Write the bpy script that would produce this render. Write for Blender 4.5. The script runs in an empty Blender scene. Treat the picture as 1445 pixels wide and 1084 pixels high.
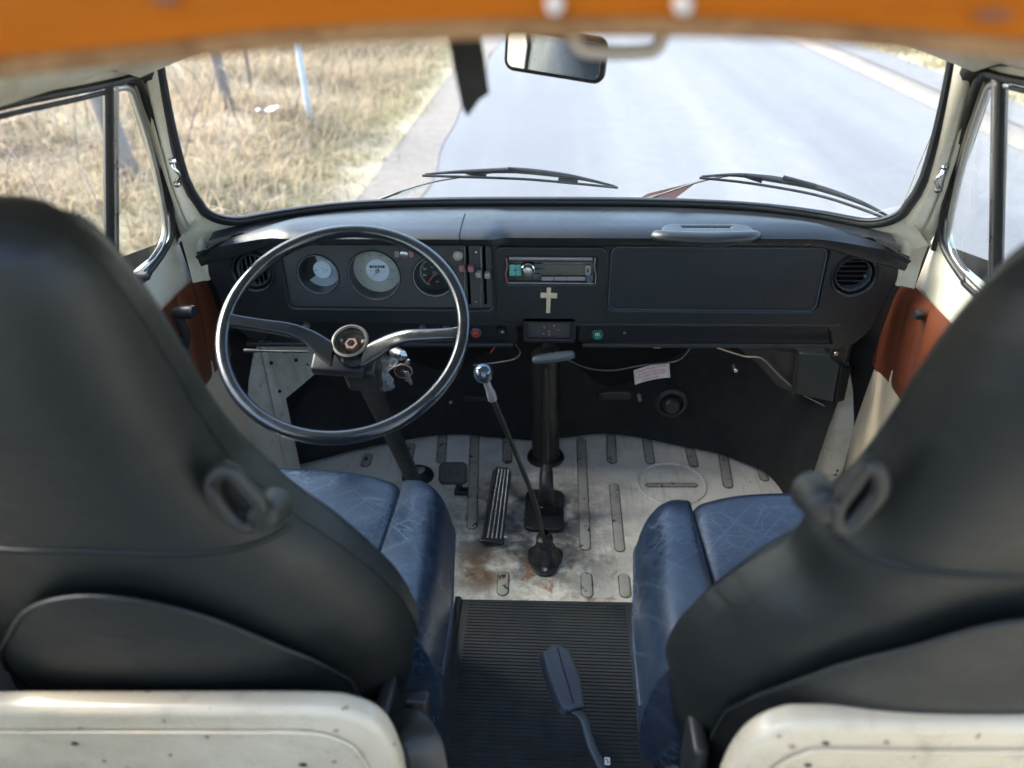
import bpy, bmesh, math, random
import numpy as np
from mathutils import Vector, Matrix, Euler

random.seed(7); rng = np.random.default_rng(7)
scn = bpy.context.scene
col = scn.collection
PI = math.pi

# ------------------------------------------------------------------ camera, light, exposure
FPX, CPX, CPY = 1070.0, 722.5, 542.0
YAW, PITCH, ROLL = math.radians(3.6), math.radians(31.0), math.radians(-1.0)
CAM = Vector((0.02, 0, 0))
fwd = Vector((-math.sin(YAW)*math.cos(PITCH), math.cos(YAW)*math.cos(PITCH), -math.sin(PITCH)))
r0 = Vector((math.cos(YAW), math.sin(YAW), 0)); u0 = r0.cross(fwd)
rgt = math.cos(ROLL)*r0 + math.sin(ROLL)*u0
upv = -math.sin(ROLL)*r0 + math.cos(ROLL)*u0
cd = bpy.data.cameras.new('camera'); cam = bpy.data.objects.new('camera', cd); col.objects.link(cam)
M = Matrix((rgt, upv, -fwd)).transposed().to_4x4(); M.translation = CAM
cam.matrix_world = M
cd.sensor_width = 36; cd.lens = 36*FPX/1445
cd.clip_start = 0.02; cd.clip_end = 3000
cd.dof.use_dof = True; cd.dof.focus_distance = 1.5; cd.dof.aperture_fstop = 2.7
scn.camera = cam

SUN_EL, SUN_AZ = math.radians(42), math.radians(-75)      # azimuth from +Y, negative = to the left
w = bpy.data.worlds.new('World'); scn.world = w; w.use_nodes = True
nt = w.node_tree; bg = nt.nodes['Background']; bg.inputs[1].default_value = 0.15
sk = nt.nodes.new('ShaderNodeTexSky'); sk.sky_type = 'NISHITA'; sk.sun_disc = False
sk.sun_elevation = SUN_EL; sk.sun_rotation = SUN_AZ; sk.air_density = 1.0; sk.dust_density = 2.0; sk.ozone_density = 1.5
nt.links.new(sk.outputs[0], bg.inputs[0])
sd = bpy.data.lights.new('sun', 'SUN'); sd.energy = 2.5; sd.angle = math.radians(35); sd.color = (1, .93, .82)
so = bpy.data.objects.new('sun', sd); col.objects.link(so)
sdir = Vector((math.sin(SUN_AZ)*math.cos(SUN_EL), math.cos(SUN_AZ)*math.cos(SUN_EL), math.sin(SUN_EL)))
so.rotation_euler = sdir.to_track_quat('Z', 'Y').to_euler()
scn.view_settings.view_transform = 'Standard'; scn.view_settings.look = 'None'
scn.view_settings.gamma = 1; scn.view_settings.exposure = 2.62
scn.view_settings.use_curve_mapping = False

# ------------------------------------------------------------------ survey: a photo pixel + a known plane -> a point
def ray(px, py): return fwd + rgt*((px-CPX)/FPX) - upv*((py-CPY)/FPX)
def at(px, py, X=None, Y=None, Z=None, plane=None):
    d = ray(px, py)
    if X is not None: t = (X-CAM.x)/d.x
    elif Y is not None: t = Y/d.y
    elif Z is not None: t = Z/d.z
    else: o, n = plane; t = (o-CAM).dot(n)/d.dot(n)
    return CAM + d*t

# ------------------------------------------------------------------ materials
def srgb(h):
    c = [int(h[i:i+2], 16)/255 for i in (0, 2, 4)]
    return tuple(x/12.92 if x <= .04045 else ((x+.055)/1.055)**2.4 for x in c)
class NM:
    def __init__(s, name):
        s.m = bpy.data.materials.new(name); s.m.use_nodes = True; s.t = s.m.node_tree
        s.b = s.t.nodes['Principled BSDF']; s.tc = s.n('ShaderNodeTexCoord'); s.co = s.tc.outputs['Object']
    def n(s, ty, **k):
        nd = s.t.nodes.new(ty)
        for a, b in k.items(): setattr(nd, a, b)
        return nd
    def l(s, a, b): s.t.links.new(a, b)
    def noise(s, scale, detail=3, rough=.5, dist=0, co=None, stretch=None):
        nd = s.n('ShaderNodeTexNoise'); nd.inputs['Scale'].default_value = scale; nd.inputs['Detail'].default_value = detail
        nd.inputs['Roughness'].default_value = rough; nd.inputs['Distortion'].default_value = dist
        c = co or s.co
        if stretch:
            mp = s.n('ShaderNodeMapping'); mp.inputs['Scale'].default_value = stretch; s.l(c, mp.inputs[0]); c = mp.outputs[0]
        s.l(c, nd.inputs['Vector']); return nd.outputs['Fac']
    def voro(s, scale, feature='DISTANCE_TO_EDGE', co=None):
        nd = s.n('ShaderNodeTexVoronoi'); nd.feature = feature; nd.inputs['Scale'].default_value = scale
        s.l(co or s.co, nd.inputs['Vector']); return nd.outputs['Distance']
    def ramp(s, fac, a, b, c0=(0, 0, 0), c1=(1, 1, 1)):
        r = s.n('ShaderNodeValToRGB'); e = r.color_ramp.elements
        e[0].position = a; e[1].position = b; e[0].color = (*c0, 1); e[1].color = (*c1, 1)
        s.l(fac, r.inputs[0]); return r.outputs[0]
    def mix(s, f, a, b):
        m = s.n('ShaderNodeMix', data_type='RGBA')
        for v, i in ((f, 0), (a, 6), (b, 7)):
            if isinstance(v, (int, float)): m.inputs[i].default_value = v
            elif isinstance(v, tuple): m.inputs[i].default_value = (*v, 1)
            else: s.l(v, m.inputs[i])
        return m.outputs[2]
    def math(s, op, a, b=0.0):
        m = s.n('ShaderNodeMath', operation=op)
        for v, i in ((a, 0), (b, 1)):
            if isinstance(v, (int, float)): m.inputs[i].default_value = v
            else: s.l(v, m.inputs[i])
        return m.outputs[0]
    def bump(s, h, st, dist=.001):
        b = s.n('ShaderNodeBump'); b.inputs['Strength'].default_value = st; b.inputs['Distance'].default_value = dist
        s.l(h, b.inputs['Height'])
        if s.b.inputs['Normal'].is_linked: s.l(s.b.inputs['Normal'].links[0].from_socket, b.inputs['Normal'])
        s.l(b.outputs[0], s.b.inputs['Normal'])
    def col(s, c):
        if isinstance(c, tuple): s.b.inputs['Base Color'].default_value = (*c, 1)
        else: s.l(c, s.b.inputs['Base Color'])
    def rough(s, c):
        if isinstance(c, (int, float)): s.b.inputs['Roughness'].default_value = c
        else: s.l(c, s.b.inputs['Roughness'])

def simple(name, c, rough=.5, metal=0, var=.25, vscale=18, bump=0, bscale=400, spec=.5, dirt=None):
    m = NM(name)
    if var:
        f = m.noise(vscale, 5, .6)
        m.col(m.mix(f, tuple(x*(1-var) for x in c), tuple(min(1, x*(1+var)) for x in c)))
        m.rough(m.ramp(m.noise(vscale*2.3, 4), .2, .8, (max(.03, rough-.1),)*3, (min(1, rough+.12),)*3))
    else: m.col(c); m.rough(rough)
    m.b.inputs['Metallic'].default_value = metal
    m.b.inputs['Specular IOR Level'].default_value = spec
    if bump: m.bump(m.noise(bscale, 2), bump)
    return m.m

# grained black vinyl of the dash
def vinyl(name, c, rough, grain=.35, gs=900):
    m = NM(name); f = m.noise(9, 4, .6); m.col(m.mix(f, tuple(x*.8 for x in c), tuple(x*1.3 for x in c)))
    v = m.voro(gs, 'F1'); m.bump(v, grain, .0006)
    sm = m.noise(14, 5, .7, 1.0); m.rough(m.ramp(sm, .25, .75, (rough-.07,)*3, (rough+.12,)*3))
    dust = m.ramp(m.noise(60, 6, .75), .62, .8); m.bump(m.noise(20, 3), .15, .003)
    return m.m
mat = {}
mat['dash'] = vinyl('dash_vinyl', (.013, .017, .020), .38)
mat['dash_pad'] = vinyl('dash_pad_vinyl', (.011, .014, .017), .30)
mat['lid'] = vinyl('glovebox_grain', (.013, .018, .023), .42, .9, 420)
mat['cluster'] = vinyl('cluster_grain', (.05, .052, .053), .5, 1.0, 380)
mat['black'] = simple('black_plastic', (.012, .014, .016), .42)
mat['black_matt'] = simple('matt_black', (.006, .008, .009), .75, bump=.4, bscale=250)
mat['rubber'] = simple('black_rubber', (.013, .015, .018), .45, bump=.2, bscale=200)
mat['hole'] = simple('dark_cavity', (.003, .003, .003), .9, var=0)
mat['steel'] = simple('worn_steel', (.55, .54, .52), .3, 1, var=.2)
mat['chrome'] = simple('chrome', (.75, .76, .78), .1, 1, var=.1)
mat['alu'] = simple('dull_aluminium', (.6, .6, .58), .35, 1, var=.2, vscale=60)
mat['white_print'] = simple('white_print', (.75, .78, .76), .6, var=0)
mat['pink'] = simple('faded_pink_plastic', (.32, .15, .15), .5)
mat['beige_plastic'] = simple('yellowed_grey_plastic', (.3, .26, .22), .5)
mat['red_lens'] = simple('red_lens', (.35, .03, .03), .25)
mat['green_lens'] = simple('green_lens', (.02, .22, .13), .2)
mat['teal'] = simple('teal_button', (.12, .42, .38), .35)
mat['radio_grey'] = simple('radio_grey_plastic', (.3, .28, .3), .35, .4)
mat['screen'] = simple('dark_display', (.008, .02, .018), .12, var=0)
mat['dial_white'] = simple('pale_blue_dial_disc', (.72, .82, .88), .4, var=.06)
mat['dial_grey'] = simple('silver_dial', (.52, .53, .48), .35, .2, var=.15)
mat['dial_black'] = simple('black_dial', (.008, .012, .011), .5, var=0)
mat['needle_orange'] = simple('orange_needle', (.85, .09, .02), .45, var=0)
mat['needle_ivory'] = simple('ivory_needle', (.55, .52, .42), .45, var=0)
mat['knob_cream'] = simple('cream_knob', (.42, .37, .30), .4)
mat['paper'] = simple('white_sticker', (.72, .7, .68), .5, var=.06)
mat['red_ink'] = simple('red_ink', (.55, .03, .06), .6, var=0)
mat['grey_ink'] = simple('grey_ink', (.25, .25, .26), .6, var=0)
mat['handle_grey'] = simple('slate_plastic', (.07, .09, .105), .42)
mat['buckle'] = simple('buckle_plastic', (.05, .058, .07), .5)
mat['wheel'] = simple('steering_wheel_plastic', (.008, .012, .017), .17, var=.3, spec=.8, bump=.05, bscale=30)
mat['shaft'] = simple('sooty_black_paint', (.012, .013, .013), .4, bump=.3, bscale=120)
m = NM('black_seat_leatherette'); f = m.noise(6, 5, .6); m.b.inputs['Specular IOR Level'].default_value = .35; m.col(m.mix(f, (.006, .008, .008), (.011, .014, .014)))
m.rough(m.ramp(m.noise(11, 7, .75), .3, .7, (.36,)*3, (.56,)*3)); m.bump(m.voro(650, 'F1'), .35, .0006); m.bump(m.noise(7, 4, .6, 1.2, stretch=(1, 1, 2.5)),   .18, .01); m.bump(m.noise(38, 3, .5, 1.5), .12, .002); mat['seat_shell'] = m.m
mat['bone'] = simple('gilt_cross_wood', (.62, .5, .33), .5, var=.25, vscale=120, bump=.4, bscale=150)
mat['cream_trim'] = simple('cream_vinyl_trim', (.62, .53, .38), .55, var=.06, vscale=6)
mat['nose'] = simple('white_body_paint', (.75, .76, .74), .3, var=.1)

def paint(name, c, chips=.7, rust=(.16, .07, .03), rough=.3, grime=.35, yel=0):
    m = NM(name)
    big = m.noise(5, 5, .6); base = m.mix(big, tuple(x*.88 for x in c), tuple(min(1, x*1.08) for x in c))
    if yel: base = m.mix(m.math('MULTIPLY', m.ramp(m.noise(3.5, 6, .6), .42, .66), yel), base, (c[0]*.78, c[1]*.62, c[2]*.42)); m.bump(m.noise(5, 3), .5, .02)
    g = m.ramp(m.noise(22, 7, .7, .1), .5, .8); base = m.mix(m.math('MULTIPLY', g, grime), base, (.17, .15, .10))
    ch = m.ramp(m.noise(48, 3, .5), chips, chips+.02); base = m.mix(ch, base, rust)
    m.col(base); m.rough(m.ramp(g, 0, 1, (rough,)*3, (.65,)*3)); m.bump(m.noise(12, 4), .12, .004); m.bump(ch, -.3, .001)
    return m.m
mat['pillar'] = paint('cream_body_paint', (.62, .60, .50), .76)
mat['gusset'] = paint('bare_cream_metal', (.52, .53, .47), .70, (.05, .035, .025), .4, .6)
mat['bulk'] = paint('chipped_cream_partition', (.53, .47, .355), .70, (.15, .07, .03), .22, .5, .3)
mat['seatbox'] = paint('seat_box_paint', (.055, .07, .085), .8, (.3, .12, .05), .45, .1)

# orange roof board
m = NM('orange_varnished_board'); f = m.noise(6, 5, .6, .5, stretch=(.6, 6, 14))
c = m.mix(f, (.38, .100, .004), (.21, .046, .002)); k = m.ramp(m.noise(25, 4, .6), .66, .74); c = m.mix(m.math('MULTIPLY', k, .7), c, (.12, .05, .02))
m.col(c); m.rough(.5); m.b.inputs['Specular IOR Level'].default_value = .05; m.bump(f, .2, .002); mat['orange'] = m.m
m = NM('board_edge'); f = m.noise(40, 5, .7, 1, stretch=(.5, 1, 1)); m.col(m.mix(m.ramp(f, .35, .65), (.20, .10, .04), (.42, .25, .12))); m.rough(.7); mat['orange_edge'] = m.m

# brown door pad
m = NM('rust_brown_leatherette'); f = m.noise(16, 5, .6); m.col(m.mix(f, (.085, .022, .010), (.145, .040, .017))); m.rough(.45)
m.bump(m.voro(500, 'F1'), .3, .0006); m.bump(m.noise(18, 3), .3, .003); mat['brown'] = m.m

# blue creased leather
m = NM('blue_creased_leather')
dn = m.n('ShaderNodeTexNoise'); dn.inputs['Scale'].default_value = 5; dn.inputs['Detail'].default_value = 3; m.l(m.co, dn.inputs['Vector'])
vm = m.n('ShaderNodeVectorMath', operation='SCALE'); m.l(dn.outputs['Color'], vm.inputs[0]); vm.inputs[3].default_value = .10
va = m.n('ShaderNodeVectorMath', operation='ADD'); m.l(m.co, va.inputs[0]); m.l(vm.outputs[0], va.inputs[1]); wco = va.outputs[0]
big = m.ramp(m.voro(16, co=wco), 0, .022, (1, 1, 1), (0, 0, 0))
mp = m.n('ShaderNodeMapping'); mp.inputs['Rotation'].default_value = (.3, .2, .8); mp.inputs['Scale'].default_value = (1, 2.6, 1.4); m.l(wco, mp.inputs[0])
mid = m.ramp(m.voro(22, co=mp.outputs[0]), 0, .03, (1, 1, 1), (0, 0, 0))
fine = m.math('MAXIMUM', m.ramp(m.voro(120, co=wco), 0, .12, (1, 1, 1), (0, 0, 0)), m.math('MULTIPLY', m.ramp(m.voro(48, co=mp.outputs[0]), 0, .03, (1, 1, 1), (0, 0, 0)), 2.5))
msk = m.ramp(m.noise(7, 2), .36, .6); msk2 = m.ramp(m.noise(11, 2, dist=1), .45, .6)
ln = m.math('MAXIMUM', m.math('MULTIPLY', big, m.math('MULTIPLY', msk, .5)), m.math('MULTIPLY', mid, m.math('MULTIPLY', msk2, .7)))
sep = m.n('ShaderNodeSeparateXYZ'); va2 = m.n('ShaderNodeVectorMath', operation='SCALE'); m.l(dn.outputs['Color'], va2.inputs[0]); va2.inputs[3].default_value = .03
va3 = m.n('ShaderNodeVectorMath', operation='ADD'); m.l(m.co, va3.inputs[0]); m.l(va2.outputs[0], va3.inputs[1]); m.l(va3.outputs[0], sep.inputs[0])
xz = m.math('ADD', sep.outputs[0], m.math('MULTIPLY', sep.outputs[2], .8))
def quilt(sg):
    t_ = m.math('MULTIPLY', m.math('ADD', sep.outputs[1], m.math('MULTIPLY', xz, sg)), 15.0)
    fr2 = m.math('ABSOLUTE', m.math('SUBTRACT', m.math('FRACT', t_), .5)); return m.ramp(fr2, 0, .035, (1, 1, 1), (0, 0, 0))
ql = m.math('MAXIMUM', quilt(.95), quilt(-.95)); ql = m.math('MULTIPLY', ql, m.ramp(m.noise(9, 3), .35, .6))
ln = m.math('MAXIMUM', ln, m.math('MULTIPLY', ql, .55))
ln2 = m.math('MAXIMUM', ln, m.math('MULTIPLY', fine, .12))
base = m.mix(m.noise(8, 4), (.004, .010, .023), (.008, .018, .038))
m.col(m.mix(m.math('MULTIPLY', ln2, .5), base, (.12, .17, .23)))
m.rough(m.ramp(m.noise(10, 4), .3, .7, (.24,)*3, (.36,)*3)); m.bump(ln, -.8, .002); m.bump(fine, -.25, .0006); m.bump(m.noise(16, 4), .35, .004)
mat['blue'] = m.m

# cab floor: dirty, patchy pale paint with rust
m = NM('dirty_cream_floor_paint')
c = m.mix(m.noise(4, 5, .6), (.58, .58, .53), (.70, .69, .63))
gr = m.ramp(m.noise(9, 8, .68, .1), .48, .70); 
sx = m.n('ShaderNodeSeparateXYZ'); m.l(m.co, sx.inputs[0])
def band(m, v, c0, r0_, r1_):
    d = m.math('ABSOLUTE', m.math('SUBTRACT', v, c0)); return m.ramp(d, r0_, r1_, (1, 1, 1), (0, 0, 0))
near = m.math('MULTIPLY', band(m, sx.outputs[0], -.04, .10, .30), band(m, sx.outputs[1], 1.35, .10, .36))
wet = m.math('MULTIPLY', m.ramp(m.noise(15, 8, .7, .15), .34, .56), near)
c = m.mix(m.math('MULTIPLY', gr, .42), c, (.22, .21, .18)); c = m.mix(m.math('MULTIPLY', wet, .9), c, (.035, .038, .04))
fl = m.ramp(m.noise(75, 6, .75), .635, .66); c = m.mix(m.math('MULTIPLY', fl, .9), c, (.04, .035, .03))
st = m.ramp(m.noise(34, 6, .7, stretch=(2.6, .22, 1)), .54, .70); c = m.mix(m.math('MULTIPLY', st, .35), c, (.2, .19, .15))
ru = m.math('MULTIPLY', m.ramp(m.noise(17, 5, .65, .5), .58, .66), band(m, sx.outputs[1], 1.16, .05, .20)); c = m.mix(m.math('MULTIPLY', ru, .8), c, (.20, .09, .035))
rp = m.math('MULTIPLY', band(m, sx.outputs[0], -.135, .02, .075), band(m, sx.outputs[1], 1.22, .03, .075)); rp = m.math('MULTIPLY', rp, m.ramp(m.noise(25, 4), .3, .5)); c = m.mix(m.math('MULTIPLY', rp, .85), c, (.15, .085, .045))
m.col(c); m.rough(m.ramp(gr, 0, 1, (.38,)*3, (.6,)*3)); m.bump(m.noise(14, 5), .25, .004); m.bump(fl, -.3, .001)
mat['floor'] = m.m
mat['floor_groove'] = paint('grimy_floor_groove', (.30, .31, .28), .62, (.07, .04, .025), .5, .9)

mat['groove_dirt_shade'] = paint('groove_dirt_and_painted_shade', (.13, .125, .11), .55, (.05, .03, .02), .7, .9)  # rib edge ring: grime, with the groove's shading painted into the dark colour
# matting of the aisle
m = NM('ribbed_black_mat'); m.col(m.mix(m.noise(7, 6, .7), (.009, .012, .014), (.022, .027, .031))); m.rough(m.ramp(m.noise(30, 6), .3, .7, (.45,)*3, (.7,)*3)); mat['mat'] = m.m

# glass: clear pane with a Fresnel reflection
def glass(name, tint=(.96, .98, .97), film=0.0):
    m = bpy.data.materials.new(name); m.use_nodes = True; t = m.node_tree; t.nodes.clear()
    o = t.nodes.new('ShaderNodeOutputMaterial'); tr = t.nodes.new('ShaderNodeBsdfTransparent'); tr.inputs[0].default_value = (*tint, 1)
    g = t.nodes.new('ShaderNodeBsdfGlossy'); g.inputs['Roughness'].default_value = .01
    l0 = t.nodes.new('ShaderNodeLayerWeight'); l0.inputs[0].default_value = .5; pw = t.nodes.new('ShaderNodeMath'); pw.operation = 'POWER'; pw.inputs[1].default_value = 4; t.links.new(l0.outputs['Facing'], pw.inputs[0])
    lw = t.nodes.new('ShaderNodeMath'); lw.operation = 'MULTIPLY_ADD'; lw.inputs[1].default_value = .6; lw.inputs[2].default_value = .03; t.links.new(pw.outputs[0], lw.inputs[0])
    mx = t.nodes.new('ShaderNodeMixShader'); t.links.new(lw.outputs[0], mx.inputs[0]); t.links.new(tr.outputs[0], mx.inputs[1]); t.links.new(g.outputs[0], mx.inputs[2])
    if film:
        df = t.nodes.new('ShaderNodeBsdfDiffuse'); df.inputs[0].default_value = (.8, .8, .78, 1); nz = t.nodes.new('ShaderNodeTexNoise'); nz.inputs['Scale'].default_value = 4; nz.inputs['Detail'].default_value = 8; nz.inputs['Roughness'].default_value = .7
        tc = t.nodes.new('ShaderNodeTexCoord'); t.links.new(tc.outputs['Object'], nz.inputs['Vector']); mr_ = t.nodes.new('ShaderNodeMapRange'); mr_.inputs[1].default_value = .4; mr_.inputs[2].default_value = .75; mr_.inputs[4].default_value = film; t.links.new(nz.outputs['Fac'], mr_.inputs[0])
        m2 = t.nodes.new('ShaderNodeMixShader'); t.links.new(mr_.outputs[0], m2.inputs[0]); t.links.new(mx.outputs[0], m2.inputs[1]); t.links.new(df.outputs[0], m2.inputs[2]); mx = m2
    t.links.new(mx.outputs[0], o.inputs[0]); return m
mat['glass'] = glass('dusty_clear_glass', film=.07)
m = NM('mirror_glass'); m.col((.85, .87, .88)); m.rough(.015); m.b.inputs['Metallic'].default_value = 1; mat['mirror'] = m.m
m = NM('cloudy_plastic_film'); m.col((.35, .4, .42)); m.rough(.25); m.b.inputs['Alpha'].default_value = .35; m.bump(m.noise(40, 5), .8, .004); mat['film'] = m.m
m = NM('bright_mirror_foil'); m.col((.62, .70, .78)); m.rough(.22); m.b.inputs['Metallic'].default_value = .35; mat['foil'] = m.m

# outdoors
def ground(name, c0, c1, scale, c2=None, rough=.9, bump=.3):
    m = NM(name); f = m.noise(scale, 8, .65); c = m.mix(m.ramp(f, .3, .7), c0, c1)
    if c2: c = m.mix(m.ramp(m.noise(scale*.35, 4, dist=.5), .45, .65), c, c2)
    m.col(c); m.rough(rough); m.bump(m.noise(scale*12, 4), bump, .02); return m
m = ground('pale_worn_asphalt', (.133, .134, .138), (.168, .169, .172), 6, None, .7, .15)
sx = m.n('ShaderNodeSeparateXYZ'); m.l(m.co, sx.inputs[0])
trk = m.ramp(m.noise(1.2, 3, stretch=(1.0, .05, 1)), .35, .65); cc = m.b.inputs['Base Color'].links[0].from_socket
m.col(m.mix(m.math('MULTIPLY', trk, .8), cc, (.094, .098, .108))); mat['road'] = m.m
mat['verge'] = ground('dry_verge_soil', (.22, .18, .13), (.30, .25, .18), 2.2, (.23, .21, .13)).m
mat['gravel'] = ground('gravelly_shoulder', (.115, .10, .09), (.18, .16, .14), 9).m
mat['kerb'] = ground('concrete_kerb', (.11, .10, .095), (.16, .145, .13), 5).m
mat['pave'] = ground('grey_pavement', (.11, .11, .115), (.15, .15, .155), 5).m
mat['line'] = simple('worn_white_line', (.6, .6, .6), .8)
def grassmat(name, cols):
    m = NM(name); g = m.n('ShaderNodeNewGeometry'); r = m.n('ShaderNodeValToRGB'); r.color_ramp.elements[0].color = (*cols[0], 1); r.color_ramp.elements[1].color = (*cols[-1], 1)
    for i, c in enumerate(cols[1:-1]): e = r.color_ramp.elements.new((i+1)/(len(cols)-1)); e.color = (*c, 1)
    ri = g.outputs['Random Per Island']; f = m.noise(.9, 4, .6); mx = m.math('ADD', m.math('MULTIPLY', ri, .45), m.math('MULTIPLY', f, .6))
    m.l(mx, r.inputs[0]); m.l(r.outputs[0], m.b.inputs['Base Color']); m.rough(.8)
    tl = m.n('ShaderNodeBsdfTranslucent'); m.l(r.outputs[0], tl.inputs[0]); ms = m.n('ShaderNodeMixShader'); ms.inputs[0].default_value = .4
    m.l(m.b.outputs[0], ms.inputs[1]); m.l(tl.outputs[0], ms.inputs[2]); m.l(ms.outputs[0], m.t.nodes['Material Output'].inputs[0]); return m.m
mat['straw'] = grassmat('dry_straw_grass', [(.40, .28, .19), (.48, .38, .26), (.30, .225, .165), (.46, .37, .25), (.30, .26, .155), (.42, .34, .235)])
mat['greengrass'] = grassmat('mixed_green_grass', [(.25, .235, .12), (.38, .32, .19), (.29, .26, .145), (.43, .35, .235)])
mat['twig'] = simple('grey_brown_twigs', (.20, .15, .12), .8)
mat['bark'] = simple('grey_bark', (.22, .18, .155), .85, bump=.6, bscale=30)
mat['palepole'] = simple('pale_blue_white_post', (.50, .53, .54), .5)
mat['litter'] = simple('white_litter', (.8, .82, .82), .6, var=0)

# ------------------------------------------------------------------ object helpers
def obj(name, me, m=None, parent=None, smooth=True):
    if m is not None: me.materials.append(mat[m] if isinstance(m, str) else m)
    if smooth:
        me.polygons.foreach_set('use_smooth', [True]*len(me.polygons))
    o = bpy.data.objects.new(name, me); col.objects.link(o)
    if parent is not None: o.parent = parent
    return o
def mk(name, v, f, m, parent=None, smooth=True, recalc=True):
    me = bpy.data.meshes.new(name); me.from_pydata([tuple(p) for p in v], [], f)
    if recalc:
        b = bmesh.new(); b.from_mesh(me); bmesh.ops.remove_doubles(b, verts=b.verts, dist=1e-6); bmesh.ops.recalc_face_normals(b, faces=b.faces); b.to_mesh(me); b.free()
    me.update(); return obj(name, me, m, parent, smooth)
def sharp(o, ang=35):
    me = o.data; b = bmesh.new(); b.from_mesh(me)
    for e in b.edges:
        if len(e.link_faces) == 2 and e.calc_face_angle(0) > math.radians(ang): e.smooth = False
    b.to_mesh(me); b.free(); return o
def thing(name, label, cat, group=None, kind=None, loc=(0, 0, 0)):
    o = bpy.data.objects.new(name, None); o.empty_display_size = .05; col.objects.link(o); o.location = loc
    return tag(o, label, cat, group, kind)
def tag(o, label=None, cat=None, group=None, kind=None):
    if label: o['label'] = label
    if cat: o['category'] = cat
    if group: o['group'] = group
    if kind: o['kind'] = kind
    return o
def struct(o): o['kind'] = 'structure'; return o
def smoothpts(pts, n=8, closed=False):
    P = [Vector(p) for p in pts]; N = len(P); out = []
    for i in range(N if closed else N-1):
        p0 = P[(i-1) % N] if closed or i > 0 else P[0]; p1 = P[i]; p2 = P[(i+1) % N]; p3 = P[(i+2) % N] if closed or i+2 < N else P[-1]
        for k in range(n):
            t = k/n; out.append(.5*((2*p1)+(p2-p0)*t+(2*p0-5*p1+4*p2-p3)*t*t+(3*p1-p0-3*p2+p3)*t**3))
    if not closed: out.append(P[-1])
    return out
def tube(name, pts, r, m, parent=None, n=12, closed=False, flat=1.0, upref=None):
    P = [Vector(p) for p in pts]; N = len(P); R = r if isinstance(r, (list, tuple)) else [r]*N
    V = []; F = []; ref = Vector(upref) if upref else None; prev = None
    for i, p in enumerate(P):
        if closed: tg = P[(i+1) % N]-P[i-1]
        else: tg = P[min(i+1, N-1)]-P[max(i-1, 0)]
        tg.normalize()
        if prev is None:
            a = ref or (Vector((0, 0, 1)) if abs(tg.z) < .9 else Vector((1, 0, 0)))
        else: a = ref or prev
        u = (a - tg*a.dot(tg)).normalized(); v = tg.cross(u); prev = u
        for k in range(n):
            an = 2*PI*k/n; V.append(p+u*math.cos(an)*R[i]*flat+v*math.sin(an)*R[i])
    for i in range(N if closed else N-1):
        for k in range(n):
            j = (i+1) % N; F.append((i*n+k, i*n+(k+1) % n, j*n+(k+1) % n, j*n+k))
    if not closed: F.append(tuple(range(n))[::-1]); F.append(tuple((N-1)*n+k for k in range(n)))
    return sharp(mk(name, V, F, m, parent), 60)
def lathe(name, prof, o, ax, m, parent=None, n=32, cap=True):
    """prof: (radius, distance along axis)"""
    ax = Vector(ax).normalized(); a = Vector((0, 0, 1)) if abs(ax.z) < .9 else Vector((1, 0, 0)); u = ax.cross(a).normalized(); v = ax.cross(u)
    V = []; F = []; o = Vector(o)
    for r, h in prof:
        for k in range(n): an = 2*PI*k/n; V.append(o+ax*h+(u*math.cos(an)+v*math.sin(an))*max(r, 1e-5))
    for i in range(len(prof)-1):
        for k in range(n): F.append((i*n+k, i*n+(k+1) % n, (i+1)*n+(k+1) % n, (i+1)*n+k))
    return sharp(mk(name, V, F, m, parent), 40)
def fr(o, x, y):
    """frame matrix from origin and two axes"""
    x = Vector(x).normalized(); y = Vector(y); z = x.cross(y).normalized(); y = z.cross(x)
    M = Matrix((x, y, z)).transposed().to_4x4(); M.translation = Vector(o); return M
def rbox(name, size, rad, m, parent=None, M=None, seg=3, sub=1, fn=None):
    """rounded box; size full extents"""
    h = [s/2 for s in size]; rad = min(rad, min(h)*.999); b = bmesh.new()
    n = max(2, sub*2+seg)
    def coords(hh):
        inner = hh-rad; c = [-hh+rad*(1-math.cos(PI/2*k/seg)) for k in range(seg)]
        mid = [-inner+2*inner*k/sub for k in range(sub+1)]
        return c+mid+[-x for x in c[::-1]]
    C = [coords(x) for x in h]; idx = {}
    def vert(p):
        k = (round(p[0], 7), round(p[1], 7), round(p[2], 7))
        if k in idx: return idx[k]
        q = Vector([max(-h[i]+rad, min(h[i]-rad, p[i])) for i in range(3)]); d = Vector(p)-q
        if d.length > 1e-9: d = d.normalized()*rad
        r = q+d
        if fn: r = Vector(fn(r))
        if M is not None: r = M @ r
        idx[k] = b.verts.new(r); return idx[k]
    for ax in range(3):
        o1, o2 = (ax+1) % 3, (ax+2) % 3
        for s in (-1, 1):
            for i in range(len(C[o1])-1):
                for j in range(len(C[o2])-1):
                    vs = []
                    for a_, b_ in ((i, j), (i+1, j), (i+1, j+1), (i, j+1)):
                        p = [0, 0, 0]; p[ax] = s*h[ax]; p[o1] = C[o1][a_]; p[o2] = C[o2][b_]; vs.append(vert(p))
                    if len(set(vs)) == 4:
                        try: b.faces.new(vs if s > 0 else vs[::-1])
                        except ValueError: pass
    me = bpy.data.meshes.new(name); b.to_mesh(me); b.free(); return obj(name, me, m, parent)
def rrect(cx, cy, w_, h_, r, n=6):
    out = []
    for sx_, sy_, a0 in ((1, 1, 0), (-1, 1, 90), (-1, -1, 180), (1, -1, 270)):
        for k in range(n+1):
            a = math.radians(a0+90*k/n); out.append((cx+sx_*(w_/2-r)+r*math.cos(a), cy+sy_*(h_/2-r)+r*math.sin(a)))
    return out
def circ(cx, cy, r, n=40): return [(cx+r*math.cos(2*PI*k/n), cy+r*math.sin(2*PI*k/n)) for k in range(n)]
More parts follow.
